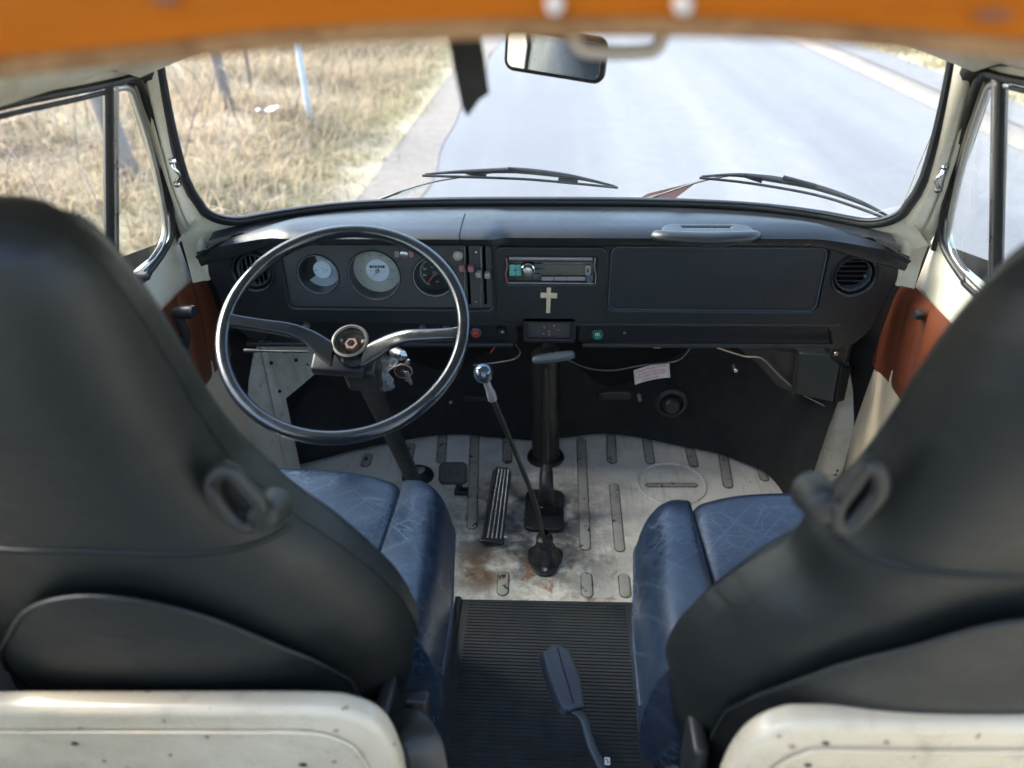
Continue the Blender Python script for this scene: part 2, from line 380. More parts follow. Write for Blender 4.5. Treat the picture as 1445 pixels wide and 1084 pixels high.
def plate(name, outlines, th, bev, m, parent=None, M=None, bres=2):
    """2D outlines (first outer, the others holes) extruded to a plate; front face at local z = 0, body behind it"""
    cu = bpy.data.curves.new(name, 'CURVE'); cu.dimensions = '2D'; cu.fill_mode = 'BOTH'
    cu.extrude = max(th/2-bev, 1e-5); cu.bevel_depth = bev; cu.bevel_resolution = bres
    for io, ol in enumerate(outlines):
        ar = sum(ol[i-1][0]*ol[i][1]-ol[i][0]*ol[i-1][1] for i in range(len(ol)))
        if (ar > 0) != (io == 0): ol = ol[::-1]
        s = cu.splines.new('POLY'); s.points.add(len(ol)-1); s.use_cyclic_u = True
        for p, q in zip(s.points, ol): p.co = (q[0], q[1], 0, 1)
    tmp = bpy.data.objects.new('tmp', cu); col.objects.link(tmp); dg = bpy.context.evaluated_depsgraph_get(); dg.update()
    me = bpy.data.meshes.new_from_object(tmp.evaluated_get(dg)); bpy.data.objects.remove(tmp); bpy.data.curves.remove(cu)
    me.name = name; me.materials.clear(); me.transform(Matrix.Translation((0, 0, -th/2)))
    if M is not None: me.transform(M)
    return sharp(obj(name, me, m, parent), 35)
def text(name, s, size, m, parent=None, M=None, th=.0004, align='CENTER', space=1.0):
    cu = bpy.data.curves.new(name, 'FONT'); cu.body = s; cu.size = size; cu.align_x = align; cu.align_y = 'CENTER'; cu.extrude = th/2; cu.resolution_u = 2; cu.space_line = space
    tmp = bpy.data.objects.new('tmp', cu); col.objects.link(tmp); dg = bpy.context.evaluated_depsgraph_get(); dg.update()
    me = bpy.data.meshes.new_from_object(tmp.evaluated_get(dg)); bpy.data.objects.remove(tmp); bpy.data.curves.remove(cu)
    me.name = name; me.materials.clear()
    if M is not None: me.transform(M)
    return obj(name, me, m, parent, False)
def loft(name, rows, m, parent=None, closed_u=False, thick=0, smooth=True):
    """rows: list of equal-length point lists"""
    R_ = len(rows); C_ = len(rows[0]); V = [Vector(p) for r in rows for p in r]; F = []
    for i in range(R_-1):
        for j in range(C_ if closed_u else C_-1):
            k = (j+1) % C_; F.append((i*C_+j, i*C_+k, (i+1)*C_+k, (i+1)*C_+j))
    me = bpy.data.meshes.new(name); me.from_pydata([tuple(v) for v in V], [], F); me.update()
    b = bmesh.new(); b.from_mesh(me); bmesh.ops.remove_doubles(b, verts=b.verts, dist=1e-6); bmesh.ops.recalc_face_normals(b, faces=b.faces)
    if thick: bmesh.ops.solidify(b, geom=b.faces[:], thickness=thick)
    b.to_mesh(me); b.free(); return sharp(obj(name, me, m, parent, smooth), 50)
def seg(name, a, b, r, m, parent=None, n=12): return tube(name, [a, b], r, m, parent, n)

# ================================================================== OUTDOORS (road 1.78 m below the lens)
GZ = -1.78
ROADL, ROADR = -1.08, 4.22
def sheet(name, x0, x1, y0, y1, z, m, nx=1, ny=1, fn=None):
    V = []; F = []
    for j in range(ny+1):
        for i in range(nx+1):
            x = x0+(x1-x0)*i/nx; y = y0+(y1-y0)*j/ny; V.append((x, y, z+(fn(x, y) if fn else 0)))
    for j in range(ny):
        for i in range(nx): a = j*(nx+1)+i; F.append((a, a+1, a+nx+2, a+nx+1))
    return struct(mk(name, V, F, m))
sheet('ground', -900, 900, -600, 1500, GZ-.03, 'verge')
road = sheet('road', ROADL, ROADR, -40, 300, GZ, 'road')
def vergez(x, y):
    d = max(0, -1.55-x); return .02+.12*min(d, 3)+.05*max(0, d-3)+.06*math.sin(x*1.7+y*.9)*min(d, 1)+.05*math.sin(y*2.3-x*1.1)*min(d, 1)
sheet('grass_verge', -30, -1.5, -14, 46, GZ, 'verge', 57, 120, vergez)
def wob(y): return .07*math.sin(y*1.3)+.05*math.sin(y*3.1+1)
sho = []
for k in range(120):
    y = -14+k*.5; sho.append([(ROADL+.03+wob(y)*.5, y, GZ+.006), (-1.40+wob(y), y, GZ+.012), (-1.72+wob(y+3), y, GZ+.03)])
o = loft('gravel_shoulder', sho, 'gravel'); struct(o)
# right side: worn kerb, pavement, grass
kb = []
for k in range(80):
    y = -14+k*1.0; kb.append([(ROADR-.03, y, GZ+.004), (ROADR+.02, y, GZ+.06), (ROADR+.05, y, GZ+.08), (ROADR+.15, y, GZ+.08), (ROADR+.23, y, GZ+.08)])
struct(loft('kerb', kb, 'kerb'))
struct(loft('pavement', [[(ROADR+.225, -14+k, GZ+.09), (ROADR+.74, -14+k, GZ+.095)] for k in range(80)], 'pave'))
sheet('far_verge', ROADR+.72, 40, -14, 66, GZ+.07, 'verge')

def grass(name, label, n, xf, yf, hr, m, zf, lean=.6, wid=.010):
    X = xf(n); Y = yf(n); H = rng.uniform(hr[0], hr[1], n); A = rng.uniform(0, 2*np.pi, n); L = rng.uniform(.1, lean, n)*H*1.6; B = A+rng.uniform(-.6, .6, n)
    Z = np.array([zf(x, y) for x, y in zip(X, Y)])+GZ-.02
    W = rng.uniform(.6, 1.4, n)*wid
    P = np.zeros((n, 5, 3)); dx = np.cos(A); dy = np.sin(A); px = -np.sin(B); py = np.cos(B)
    for k, (t, ws) in enumerate(((0, 1), (0, -1), (.55, .8), (.55, -.8), (1, 0))):
        P[:, k, 0] = X+dx*L*t*t+px*W*ws; P[:, k, 1] = Y+dy*L*t*t+py*W*ws; P[:, k, 2] = Z+H*t*(1-.35*t*(L/H))
    me = bpy.data.meshes.new(name); me.vertices.add(n*5); me.vertices.foreach_set('co', P.reshape(-1))
    base = np.arange(n)*5; li = np.stack([base, base+1, base+3, base+2, base+2, base+3, base+4], 1).reshape(-1)
    me.loops.add(n*7); me.loops.foreach_set('vertex_index', li); me.polygons.add(n*2)
    ls = np.stack([np.arange(n)*7, np.arange(n)*7+4], 1).reshape(-1); me.polygons.foreach_set('loop_start', ls.astype(np.int32)); me.update(); me.validate()
    return tag(obj(name, me, m, None, False), label, 'grass', None, 'stuff')
def clump(n, lo, hi, k, sp):
    c = rng.uniform(lo, hi, k); return c[rng.integers(0, k, n)]+rng.normal(0, sp, n)
def pts2(n, x0, x1, y0, y1, k, sp):
    cx = rng.uniform(x0, x1, k); cy = rng.uniform(y0, y1, k); i = rng.integers(0, k, n)
    return cx[i]+rng.normal(0, sp, n), cy[i]+rng.normal(0, sp, n)
def grass2(name, label, n, box, k, sp, hr, m, zf, **kw):
    X, Y = pts2(n, *box, k, sp); grass(name, label, n, lambda n: X, lambda n: Y, hr, m, zf, **kw)
grass2('dry_grass', 'tangled pale straw-coloured dead grass covering the verge left of the road', 120000, (-15, -1.95, -.5, 19), 4200, .16, (.08, .34), 'straw', vergez, lean=1.1, wid=.007)
grass2('green_grass', 'patchy yellow-green grass along the left road edge', 26000, (-2.6, -1.65, 0, 20), 700, .10, (.04, .13), 'greengrass', vergez, wid=.006)
grass2('roadside_grass', 'short mixed green grass behind the right pavement', 26000, (ROADR+.78, ROADR+7, 1, 22), 1200, .15, (.04, .16), 'greengrass', lambda x, y: .09, wid=.012)

def ground_at(px, py, dz=0): return at(px, py, Z=GZ+dz)
def gnd(px, py):
    z = GZ+.2
    for _ in range(12): p = at(px, py, Z=z); z = GZ+vergez(p.x, p.y)
    return p
def tree(px, py, r, h, lean, m, label, name='bare_tree', cat='tree', group=None):
    b = gnd(px, py); t = thing(name, label, cat, group, loc=(b.x, b.y, b.z-.2))
    P = [Vector((lean[0]*k/6+.02*math.sin(k*2+px), lean[1]*k/6+.02*math.cos(k*3+px), h*k/6)) for k in range(7)]
    tube('trunk', smoothpts(P, 3), [r*(1.15-.6*k/18) for k in range(19)], m, t, 10)
    rn = random.Random(px)
    for i in range(9):
        z = h*rn.uniform(.35, .95); a = rn.uniform(0, 6.28); q = Vector((lean[0]*z/h, lean[1]*z/h, z)); d = Vector((math.cos(a), math.sin(a), rn.uniform(.5, 1.2)))*rn.uniform(.4, 1.0)
        tube('branch', smoothpts([q, q+d*.5+Vector((0, 0, .05)), q+d], 3), [r*.35*(1-k/8) for k in range(7)], m, t, 5)
    return t
tree(322, 152, .055, 3.2, (-.10, .1), 'bark', 'thin grey leafless tree seen through the windscreen on the left verge')
tree(188, 256, .075, 3.5, (-.35, -.1), 'bark', 'thick grey leafless tree seen through the left quarter window')
tree(356, 132, .022, 2.6, (-.05, .1), 'twig', 'slender brown sapling between the grey tree and the pale post')
b = gnd(438, 172); t = thing('marker_post', 'slim pale blue-white post standing in the dry grass left of the road', 'post', loc=b)
tube('post', [(0, 0, -.25), (-.02, .02, .9), (-.05, .05, 2.2)], [.030, .029, .028], 'palepole', t, 14); lathe('cap', [(0, .022), (.03, .02), (.036, 0), (.036, -.05)], (-.05, .05, 2.2), (-.02, .02, 1), 'steel', t)
b = gnd(380, 179)+Vector((0, 0, .14))
o = loft('paper_litter', [[(b.x-.10+.045*i, b.y+.02*j+.01*i*i, b.z+.02*math.sin(i*1.9+j*1.1)) for j in range(4)] for i in range(5)], 'litter', thick=.002); tag(o, 'crumpled white scrap of litter lying in the dry grass', 'litter')
V = []; F = []
rn = random.Random(3)
cuv = []
for i in range(420):
    x = rn.uniform(-12, -2.3); y = rn.uniform(1.0, 17); z = GZ+vergez(x, y); a = rn.uniform(0, 6.28); L = rn.uniform(.25, 1.0)
    p0 = Vector((x, y, z)); p1 = p0+Vector((math.cos(a)*L*.35, math.sin(a)*L*.35, L*.7)); p2 = p1+Vector((math.cos(a+.5)*L*.5, math.sin(a+.5)*L*.5, rn.uniform(-.3, .35)*L)); r = rn.uniform(.003, .008)
    P = smoothpts([p0, p1, p2], 3)
    for k, p in enumerate(P):
        for q in range(3): an = 2.09*q; V.append(p+Vector((math.cos(an)*r*(1-k/9), math.sin(an)*r*(1-k/9), 0)))
    s = len(V)-len(P)*3
    for k in range(len(P)-1):
        for q in range(3): F.append((s+k*3+q, s+k*3+(q+1) % 3, s+k*3+3+(q+1) % 3, s+k*3+3+q))
tag(mk('bramble_stems', V, F, 'twig', recalc=False), 'thin leafless bramble stems tangled over the dry grass', 'brambles', kind='stuff')

# ================================================================== CAB SHELL
def wsY(x, z):
    a = abs(x)/.67; return 1.585-.03*a*a-.155*a**4.5-.46*(z+.50)
def ws_on(px, py, off=0.0):
    y = 1.45
    for _ in range(12): p = at(px, py, Y=y+off); y = wsY(p.x, p.z)
    return at(px, py, Y=y+off)
def ws_outline(grow=0.0, n=10):
    """windscreen opening: (x, z) loop, wider at the bottom, rounded corners"""
    zb, zt = -.500-grow, -.115+grow; out = []
    def hw(z): return .608+.062*min(1, max(0, (-.10-z)/.30))**.8 + grow
    r = .055
    for k in range(n+1): a = PI/2*k/n; out.append((.660+grow-r+r*math.sin(a)*1.0, zb+r-r*math.cos(a)))
    for k in range(1, 9): z = zb+r+(zt-r-zb-r)*k/9; out.append((hw(z)-.010*(1-k/9)**3, z))
    for k in range(n+1): a = PI/2*k/n; out.append((hw(zt-r)-r+r*math.cos(a), zt-r+r*math.sin(a)))
    for k in range(1, 16): out.append((out[2*n+9][0]*(1-2*k/16), zt))
    left = [(-x, z) for x, z in out[:2*n+10]][::-1]; full = out + left
    for k in range(1, 24): f = k/24; full.append((full[2*(2*n+10)+14][0]*(1-2*f), zb))
    return full
def drop(x): return -.004*(1-(abs(x)/.6)**2) if abs(x) < .6 else 0
WSO = [Vector((x, wsY(x, z), z)) for x, z in ws_outline()]
wsc = thing('windscreen', 'wide curved windscreen in a black rubber seal above the dashboard', 'windscreen')
rows = []
for k in range(13):
    z = -.50+.385*k/12; h_ = .664 if k > 1 else .60+.03*k; h_ = min(h_, .612+.062*min(1, max(0, (-.10-z)/.30))**.8-.002)
    rows.append([(h_*(-1+2*i/40), wsY(h_*(-1+2*i/40), z)+.004, z) for i in range(41)])
loft('glass', rows, 'glass', wsc, thick=.004)
tube('rubber_seal', WSO, .0100, 'rubber', wsc, 12, closed=True)
tube('seal_lip', [p+Vector((-.006*np.sign(p.x) if abs(p.x) > .5 else 0, -.006, .007 if p.z < -.4 else 0)) for p in WSO], .0028, 'rubber', wsc, 8, closed=True)

for s in (-1, 1):
    arc = [Vector((s*x, wsY(x, z)-.002, z)) for x, z in ws_outline()[:10]]
    rows = [[p+Vector((s*.050*f+s*.01*f, -.012*f, -.050*f)) if k < 9 else p+Vector((s*.060*f, -.012*f, -.050*f-.02*f*(k-8))) for k, p in enumerate(arc)] for f in (0, .33, .66, 1)]
    struct(loft('pillar_foot', rows, 'pillar'))
# floor and front panel
sheet('cab_floor', -.76, .76, -.4, 1.86, -1.215, 'floor', 4, 4)
fl = bpy.data.objects['cab_floor']
def groove(px0, py0, px1, py1, wpx, m='floor_groove'):
    a = at(px0, py0, Z=-1.215); b = at(px1, py1, Z=-1.215); d = b-a; L = d.length; wd = wpx
    d.normalize(); s = Vector((-d.y, d.x, 0)); n = 8; V = []; F = []
    ring = []
    for c, sg in ((b, 1), (a, -1)):
        for k in range(n+1): an = -PI/2+PI*k/n; ring.append((c-sg*d*wd/2)+sg*d*math.cos(an)*wd/2+sg*s*math.sin(an)*wd/2)
    cen = (a+b)/2; N = len(ring)
    for r_, z in ((1.0, .0006), (.80, .0030), (.55, .0036)):
        for p in ring:
            q = p.copy(); ax = (q-cen).dot(d); la = (q-cen).dot(s); ax2 = max(-L/2+wd/2, min(L/2-wd/2, ax)); q = cen+d*(ax2+(ax-ax2)*r_)+s*la*r_; V.append((q.x, q.y, -1.215+z))
    for r_ in range(2):
        for k in range(N): F.append((r_*N+k, r_*N+(k+1) % N, (r_+1)*N+(k+1) % N, (r_+1)*N+k))
    F.append(tuple(2*N+k for k in range(N)))
    o = mk('pressed_rib', V, F, m, fl, recalc=False); o.data.materials.append(mat['groove_dirt_shade'])
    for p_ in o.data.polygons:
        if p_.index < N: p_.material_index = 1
    return o
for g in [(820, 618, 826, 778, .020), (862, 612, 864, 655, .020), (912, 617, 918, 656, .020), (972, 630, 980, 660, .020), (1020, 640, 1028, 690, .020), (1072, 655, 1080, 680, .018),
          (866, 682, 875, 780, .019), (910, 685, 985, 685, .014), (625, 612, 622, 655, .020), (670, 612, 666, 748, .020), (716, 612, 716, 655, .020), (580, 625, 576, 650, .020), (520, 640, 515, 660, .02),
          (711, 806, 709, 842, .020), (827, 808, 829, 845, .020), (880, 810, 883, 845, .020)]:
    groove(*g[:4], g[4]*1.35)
# round access pressing on the right
c = at(948, 683, Z=-1.215); V = []
tube('round_pressing', [(c.x+.085*math.cos(2*PI*k/40), c.y+.085*math.sin(2*PI*k/40), -1.2145) for k in range(40)], .003, 'floor', fl, 6, closed=True)
bpy.data.objects['round_pressing'].data.materials[0] = mat['floor']

# black board below the dash: wraps round the nose, scalloped lower edge
edge = [(385, 640), (405, 656), (455, 646), (510, 632), (560, 622), (610, 614), (650, 612), (700, 616), (755, 620), (800, 616), (850, 611), (900, 616), (955, 627), (1010, 638), (1050, 652), (1080, 665), (1098, 682), (1112, 700), (1135, 712)]
low = []
for px, py in edge: p = at(px, py, Z=-1.205); low.append(p)
low = smoothpts(low, 4)
rows = []
for k in range(8):
    f = k/7; row = []
    for p in low:
        y = p.y+(.0 if k else 0); z = -1.205+(.47)*f; yy = p.y*(1-.0*f)+.02*math.sin(f*3.1)
        # the board bulges forward as it climbs, and meets the side posts
        x = p.x*(1+.10*f) if abs(p.x) > .5 else p.x*(1+.10*f*(abs(p.x)/.5)**2); x = max(-.668, min(.668, x)); row.append((x, yy+.03*f, z))
    rows.append(row)
fp = struct(loft('front_panel', rows, 'black_matt', thick=.006))
# outer nose skin behind it, closes the cab
struct(loft('front_body_skin', [[(x, wsY(x, -.5)+.10+.14*f-.03*f*f, -.52-.80*f) for x in [-.80+.04*i for i in range(41)]] for f in [i/8 for i in range(9)]], 'hole'))
struct(loft('cowl', [[(x, wsY(x, -.51)+y, z) for x in [-.60+.03*i for i in range(41)]] for y, z in ((.030, -.548), (.06, -.553), (.11, -.58))], 'nose'))

# body sides
for s in (-1, 1):
    # windscreen pillar: from the windscreen edge to the door gap, three facets with a pressed groove
    zs = [-.10, -.15, -.20, -.25, -.30, -.35, -.40, -.44, -.47, -.50, -.53, -.56, -.59, -.615]
    rows = []
    for z in zs:
        if z >= -.47: hw = .602+.062*min(1, max(0, (-.10-z)/.30))**.8; a = Vector((hw, wsY(hw, z)-.004, z))
        else: f = (-.47-z)/.17; a = Vector((.676+.018*f, 1.41+.02*f, z))
        f = min(1, max(0, (-.19-z)/.34)); o_ = Vector((.672+.063*f+(.0 if z > -.53 else .002), 1.285+(-.014 if s < 0 else -.032)+.150*f+(0 if z > -.53 else (-.53-z)*.5), z))
        if z > -.19: o_.x -= (z+.19)*.25; o_.y -= (z+.19)*.4
        m1 = a.lerp(o_, .55)+Vector((-.006, -.008, 0)); m2 = a.lerp(o_, .62)+Vector((.000, .001, 0)); m3 = a.lerp(o_, .70)+Vector((-.004, -.006, 0))
        if z < -.48: g_ = min(1, (-.48-z)/.06); o_ = o_.lerp(Vector((.722, 1.405, z)), g_); m1 = a.lerp(o_, .42); m2 = a.lerp(o_, .5); m3 = a.lerp(o_, .62)
        rows.append([(s*p.x, p.y, p.z) for p in (a, a.lerp(m1, .5)+Vector((-.003, -.004, 0)), m1, m2, m3, o_)])
    rows2 = [smoothpts(r_, 3) for r_ in rows]
    struct(loft('windscreen_pillar', rows2, 'pillar', thick=.0))
    # lower corner post with its pinched weld seam
    xs = lambda z: .668+.02*min(1, (z+1.2)/.4)
    V = []
    rows = []
    for k in range(10):
        z = -1.215+.50*k/9; x = .658+.028*k/9; y = 1.505+.055*k/9
        rows.append([(s*(x-.030), y+.030, z), (s*(x-.018), y-.002, z), (s*(x-.012), y-.008, z), (s*(x-.006), y-.002, z), (s*(x+.008), y-.012, z), (s*(x+.030), y-.020, z), (s*(x+.055), y-.022, z)])
    post = struct(loft('corner_post', rows, 'gusset'))
    for k in range(5):
        z = -1.15+.075*k; lathe('weld_bump', [(.0001, .004), (.004, .002), (.005, 0)], (s*(.664+.003*k), 1.494+.006*k, z), (0, -1, 0), 'gusset', post, 10)

# bare metal gusset under the left end of the dash
gp = [at(px, py, Y=1.55) for px, py in ((352, 488), (372, 520), (388, 574), (420, 548), (462, 512), (470, 486))]
g = struct(loft('corner_gusset', [[p+Vector((0, .004*k, 0)) for p in gp[:3]] if 0 else [gp[0], gp[1], gp[2]], [gp[5], gp[4], gp[3]]], 'gusset', thick=.004))
for (x0, y0, x1, y1) in ((372, 498, 390, 545), (408, 500, 424, 540)):
    a = at(x0, y0, Y=1.542); b = at(x1, y1, Y=1.542); tube('pressed_edge', [a, a.lerp(b, .5)+Vector((.003, 0, 0)), b], .003, 'gusset', g, 6)
for px, py in ((383, 512), (418, 508), (395, 552)):
    p = at(px, py, Y=1.542); lathe('bolt', [(.0001, .004), (.004, .003), (.0045, 0)], p, (0, -1, 0), 'hole', g, 10)

# roof over the cab
rows = []
for k in range(8):
    f = k/7; y = .43+f*.95; z = -.012-.02*f-.075*f**4
    rows.append([(x, y-(.13*(abs(x)/.62)**3 if f > .5 else 0)*f, z-.075*(abs(x)/.64)**3.5) for x in [-.64+.064*i for i in range(21)]])
struct(loft('cab_roof', rows, 'pillar', thick=.012))

# unseen living space behind the lens, added to block rear sky: lifting-roof opening above the camera, closed roof and sides further back
struct(rbox('unseen_rear_roof', (1.5, 2.0, .03), .01, 'pillar', None, Matrix.Translation((0, -1.45, .06)), 2))
for s in (-1, 1):
    struct(rbox('unseen_side_wall', (.03, 3.0, .72), .01, 'pillar', None, Matrix.Translation((s*.775, -1.06, -.86)), 2))
    for y in (.30, -.75, -1.8): struct(rbox('unseen_side_post', (.03, .16, .50), .01, 'pillar', None, Matrix.Translation((s*.775, y, -.24)), 2))
    struct(rbox('unseen_side_rail', (.05, 3.0, .10), .01, 'pillar', None, Matrix.Translation((s*.76, -1.06, .02)), 2))
struct(rbox('rear_floor', (1.6, 2.2, .02), .005, 'mat', None, Matrix.Translation((0, -1.5, -1.225)), 2))
struct(rbox('tailgate', (1.5, .03, .72), .01, 'pillar', None, Matrix.Translation((0, -2.5, -.86)), 2))

# ================================================================== DOORS
def door(s, label):
    T = thing('cab_door', label, 'door', 'cab doors')
    dx = .735; dy = -.014 if s < 0 else -.030
    # cream lower card
    P = lambda outs, th, bev, m, name, x=dx, par=T: plate(name, outs, th, bev, m, par, fr((s*x, 0, 0), (0, -s, 0), (0, 0, 1)))
    def yz(l): return [(-s*y, z) for y, z in l]
    P([yz([(.45, -1.20), (1.56, -1.20), (1.66, -.80), (.45, -.80)])], .012, .003, 'cream_trim', 'lower_card', dx-.012)
    # padded brown band: three soft bolsters between stitched seams
    bnd = T
    ys = [.50, .74, .98, 1.205, 1.325, 1.405, 1.68]
    for a, b in zip(ys[:-1], ys[1:]):
        rows = []
        for j in range(13):
            v = j/12; z = -.835+.222*v
            row = []
            for i in range(11):
                u = i/10; y = a+(b-a)*u + .02*(0 if a < 1.2 else (v-.5))
                bu = .009*(1-(2*u-1)**6)**.8*(1-(2*v-1)**8)**.8
                row.append((s*(dx-.010-bu), y, z-(.0 if y < 1.44 else (y-1.44)*.25)))
            rows.append(row)
        loft('padded_panel', rows, 'brown', T)
    # upper painted metal between pad and window
    P([yz([(.45, -.620), (1.50, -.625), (1.470, -.57), (1.448, -.525), (.45, -.525)])], .01, .002, 'pillar', 'upper_panel', dx)
    # tilted window plane
    A = Vector((s*.735, 0, -.53)); up = Vector((-s*.078, 0, .34)).normalized(); W = fr(A, (0, -s, 0), up)
    nrm = Vector((W[0][2], W[1][2], W[2][2]))
    op = [(1.395+dy, .035), (1.388+dy, .10), (1.345+dy, .22), (1.300+dy, .315), (1.275+dy, .338), (1.235+dy, .345), (.55, .345), (.55, -.015), (1.20, -.015), (1.30+dy, -.008), (1.365+dy, .010)]
    opl = smoothpts([Vector((y, z, 0)) for y, z in op], 5, closed=True); opl = [p for p in opl]
    hole = [(-s*p.x, p.y) for p in opl]
    outer = [(-s*y, z) for y, z in [(1.445, .0), (1.435, .10), (1.380, .24), (1.335, .34), (1.30, .385), (1.22, .41), (.45, .41), (.45, -.03), (1.40, -.03)]]
    plate('window_frame', [outer, hole], .014, .003, 'pillar', T, W)
    def on(pl, off): return [W @ Vector((x, y, off)) for x, y in pl]
    tube('frame_seal', on(hole, .002), .0060, 'rubber', T, 8, closed=True)
    inner = [(x*1+ (s*.014 if 1 else 0), y*.94+.008) for x, y in hole]
    tube('inner_trim', on(inner, -.004), .004, 'rubber', T, 8, closed=True)
    # door gap rubber against the pillar
    gap = [Vector((s*(.671+.063*min(1, max(0, (-.19-z)/.34))), 1.278+dy+.150*min(1, max(0, (-.19-z)/.34)), z)) for z in (-.16, -.19, -.24, -.30, -.36, -.42, -.48, -.53)]
    tube('weather_strip', smoothpts(gap, 3), .0065, 'rubber', T, 10)
    tube('door_rubber', smoothpts([W @ Vector((-s*(y+dy), z, .006)) for y, z in ((1.19, .372), (1.265, .366), (1.318, .335), (1.338, .27), (1.36, .20))], 4), [.005, .007, .009, .012, .014, .016, .017, .017, .016, .014, .008, .007, .006, .005, .004, .003, .002], 'rubber', T, 10)
    # divider between quarter light and main window
    yd = 1.150 if s < 0 else 1.165
    bar = [W @ Vector((-s*(yd+.035), .345, -.002)), W @ Vector((-s*(yd-.005), -.01, -.002))]
    tube('divider_bar', bar, .010, 'black', T, 8, flat=.7)
    tube('quarter_frame', [b_+Vector((0, .020, 0)) for b_ in bar], .008, 'steel', T, 8, flat=.6)
    q = [W @ Vector((-s*(y+dy), z, -.004)) for y, z in ((1.205, .335), (1.262, .328), (1.285, .30), (1.335, .20), (1.372, .09), (1.378, .04), (1.350, .012), (1.29, .0), (1.19, -.004))]
    tube('quarter_seal', smoothpts(q, 4), .0060, 'alu', T, 8)
    plate('quarter_glass', [[(-s*(y+dy), z) for y, z in ((1.19, -.005), (1.30, .0), (1.37, .03), (1.37, .10), (1.33, .21), (1.28, .31), (1.20, .338))]], .003, .0005, 'glass', T, W)
    plate('window_glass', [[(-s*.56, -.01), (-s*1.15, -.01), (-s*1.185, .34), (-s*.56, .34)]], .003, .0005, 'glass', T, W @ Matrix.Translation((0, 0, -.004)))
    # header lining above the window
    tube('header_lining', [W @ Vector((-s*y, .40, .012)) for y in (1.24, 1.1, .9, .7, .45)], .028, 'pillar', T, 12)
    lathe('frame_bolt', [(.0001, .004), (.003, .003), (.0035, 0)], W @ Vector((-s*1.42, .03, .003)), nrm, 'steel', T, 10)
    return T, W
DL, WL = door(-1, 'driver-side cab door with chrome-framed quarter light and brown padded band behind the steering wheel')
DR, WR = door(1, 'passenger-side cab door with warm cream card, brown pad and round black lock button')
# window winder on the left door
p = at(246, 441, X=-.70); q = at(262, 494, X=-.70)
wn = DL
tube('window_winder', smoothpts([q+Vector((-.01, 0, 0)), q.lerp(p, .4)+Vector((.008, 0, 0)), p+Vector((.004, 0, 0))], 4), [.013, .013, .012, .011, .010, .009, .009, .009, .010], 'black', DL, 10)
wd = bpy.data.objects['window_winder']
lathe('winder_knob', [(.0001, .045), (.010, .044), (.0125, .038), (.0125, .012), (.010, .004), (.008, 0)], p, (1, -.15, .12), 'black', wd, 18)
for k in range(8): a = 2*PI*k/8; tube('grip_ridge', [p+Vector((.015, .012*math.cos(a), .012*math.sin(a))), p+Vector((.040, .012*math.cos(a)-.004, .012*math.sin(a)+.003))], .0018, 'black', wd, 5)
lathe('winder_hub', [(.0001, .020), (.013, .018), (.017, .008), (.018, 0)], q+Vector((-.018, 0, 0)), (1, 0, 0), 'black', wd, 20)
p = at(1300, 444, X=.712); lathe('lock_button', [(.0001, .014), (.008, .013), (.0105, .008), (.0105, 0)], p, (-1, 0, 0), 'black', DR, 20)
p = at(196, 392, X=-.715); lathe('quarter_light_catch', [(.0001, .020), (.007, .018), (.010, .008), (.012, 0)], p, (1, 0, .2), 'black', DL, 16)
for px, py in ((243, 395), (247, 398), (238, 402)): pass

# chrome visor clips on the pillars
for s, (pa, pb) in ((-1, ((243, 228), (250, 260))), (1, ((1332, 236), (1323, 268)))):
    a = at(*pa, Y=1.325); b = at(*pb, Y=1.345)
    if s < 0: a = at(*pa, Y=1.318); b = at(*pb, Y=1.338)
    T = thing('pillar_clip', 'small chrome hook screwed to the %s windscreen pillar' % ('left' if s < 0 else 'right'), 'clip', 'chrome clips on the pillars', loc=a)
    mid = (b-a)*.5+Vector((-s*.012, -.010, .0))
    tube('hook', smoothpts([(0, 0, 0), (b-a)*.25+Vector((-s*.006, -.010, 0)), mid, (b-a)*.8+Vector((-s*.004, -.006, 0)), b-a], 4), .0032, 'chrome', T, 8)
    for q in (Vector((0, 0, 0)), b-a): lathe('screw', [(.0001, .006), (.005, .005), (.007, 0)], q, (-s*.5, -1, 0), 'chrome', T, 12)

# ================================================================== DASHBOARD
YD = 1.42
DM = fr((0, YD, 0), (1, 0, 0), (0, 0, 1))                # local x right, y up, z toward the seats
def D(px, py, dy=0.0): p = at(px, py, Y=YD+dy); return (p.x, p.z)
def DV(px, py, dy=0.0): return at(px, py, Y=YD+dy)
def drect(x0, y0, x1, y1, r, n=6, dy=0):
    a = D(x0, y0, dy); b = D(x1, y0, dy); c = D(x1, y1, dy); d = D(x0, y1, dy)
    xa = (a[0]+d[0])/2; xb = (b[0]+c[0])/2; za = (a[1]+b[1])/2; zb = (c[1]+d[1])/2
    return rrect((xa+xb)/2, (za+zb)/2, xb-xa, za-zb, r, n)
dash = thing('dashboard', 'worn black padded dashboard spanning the cab under the windscreen', 'dashboard')
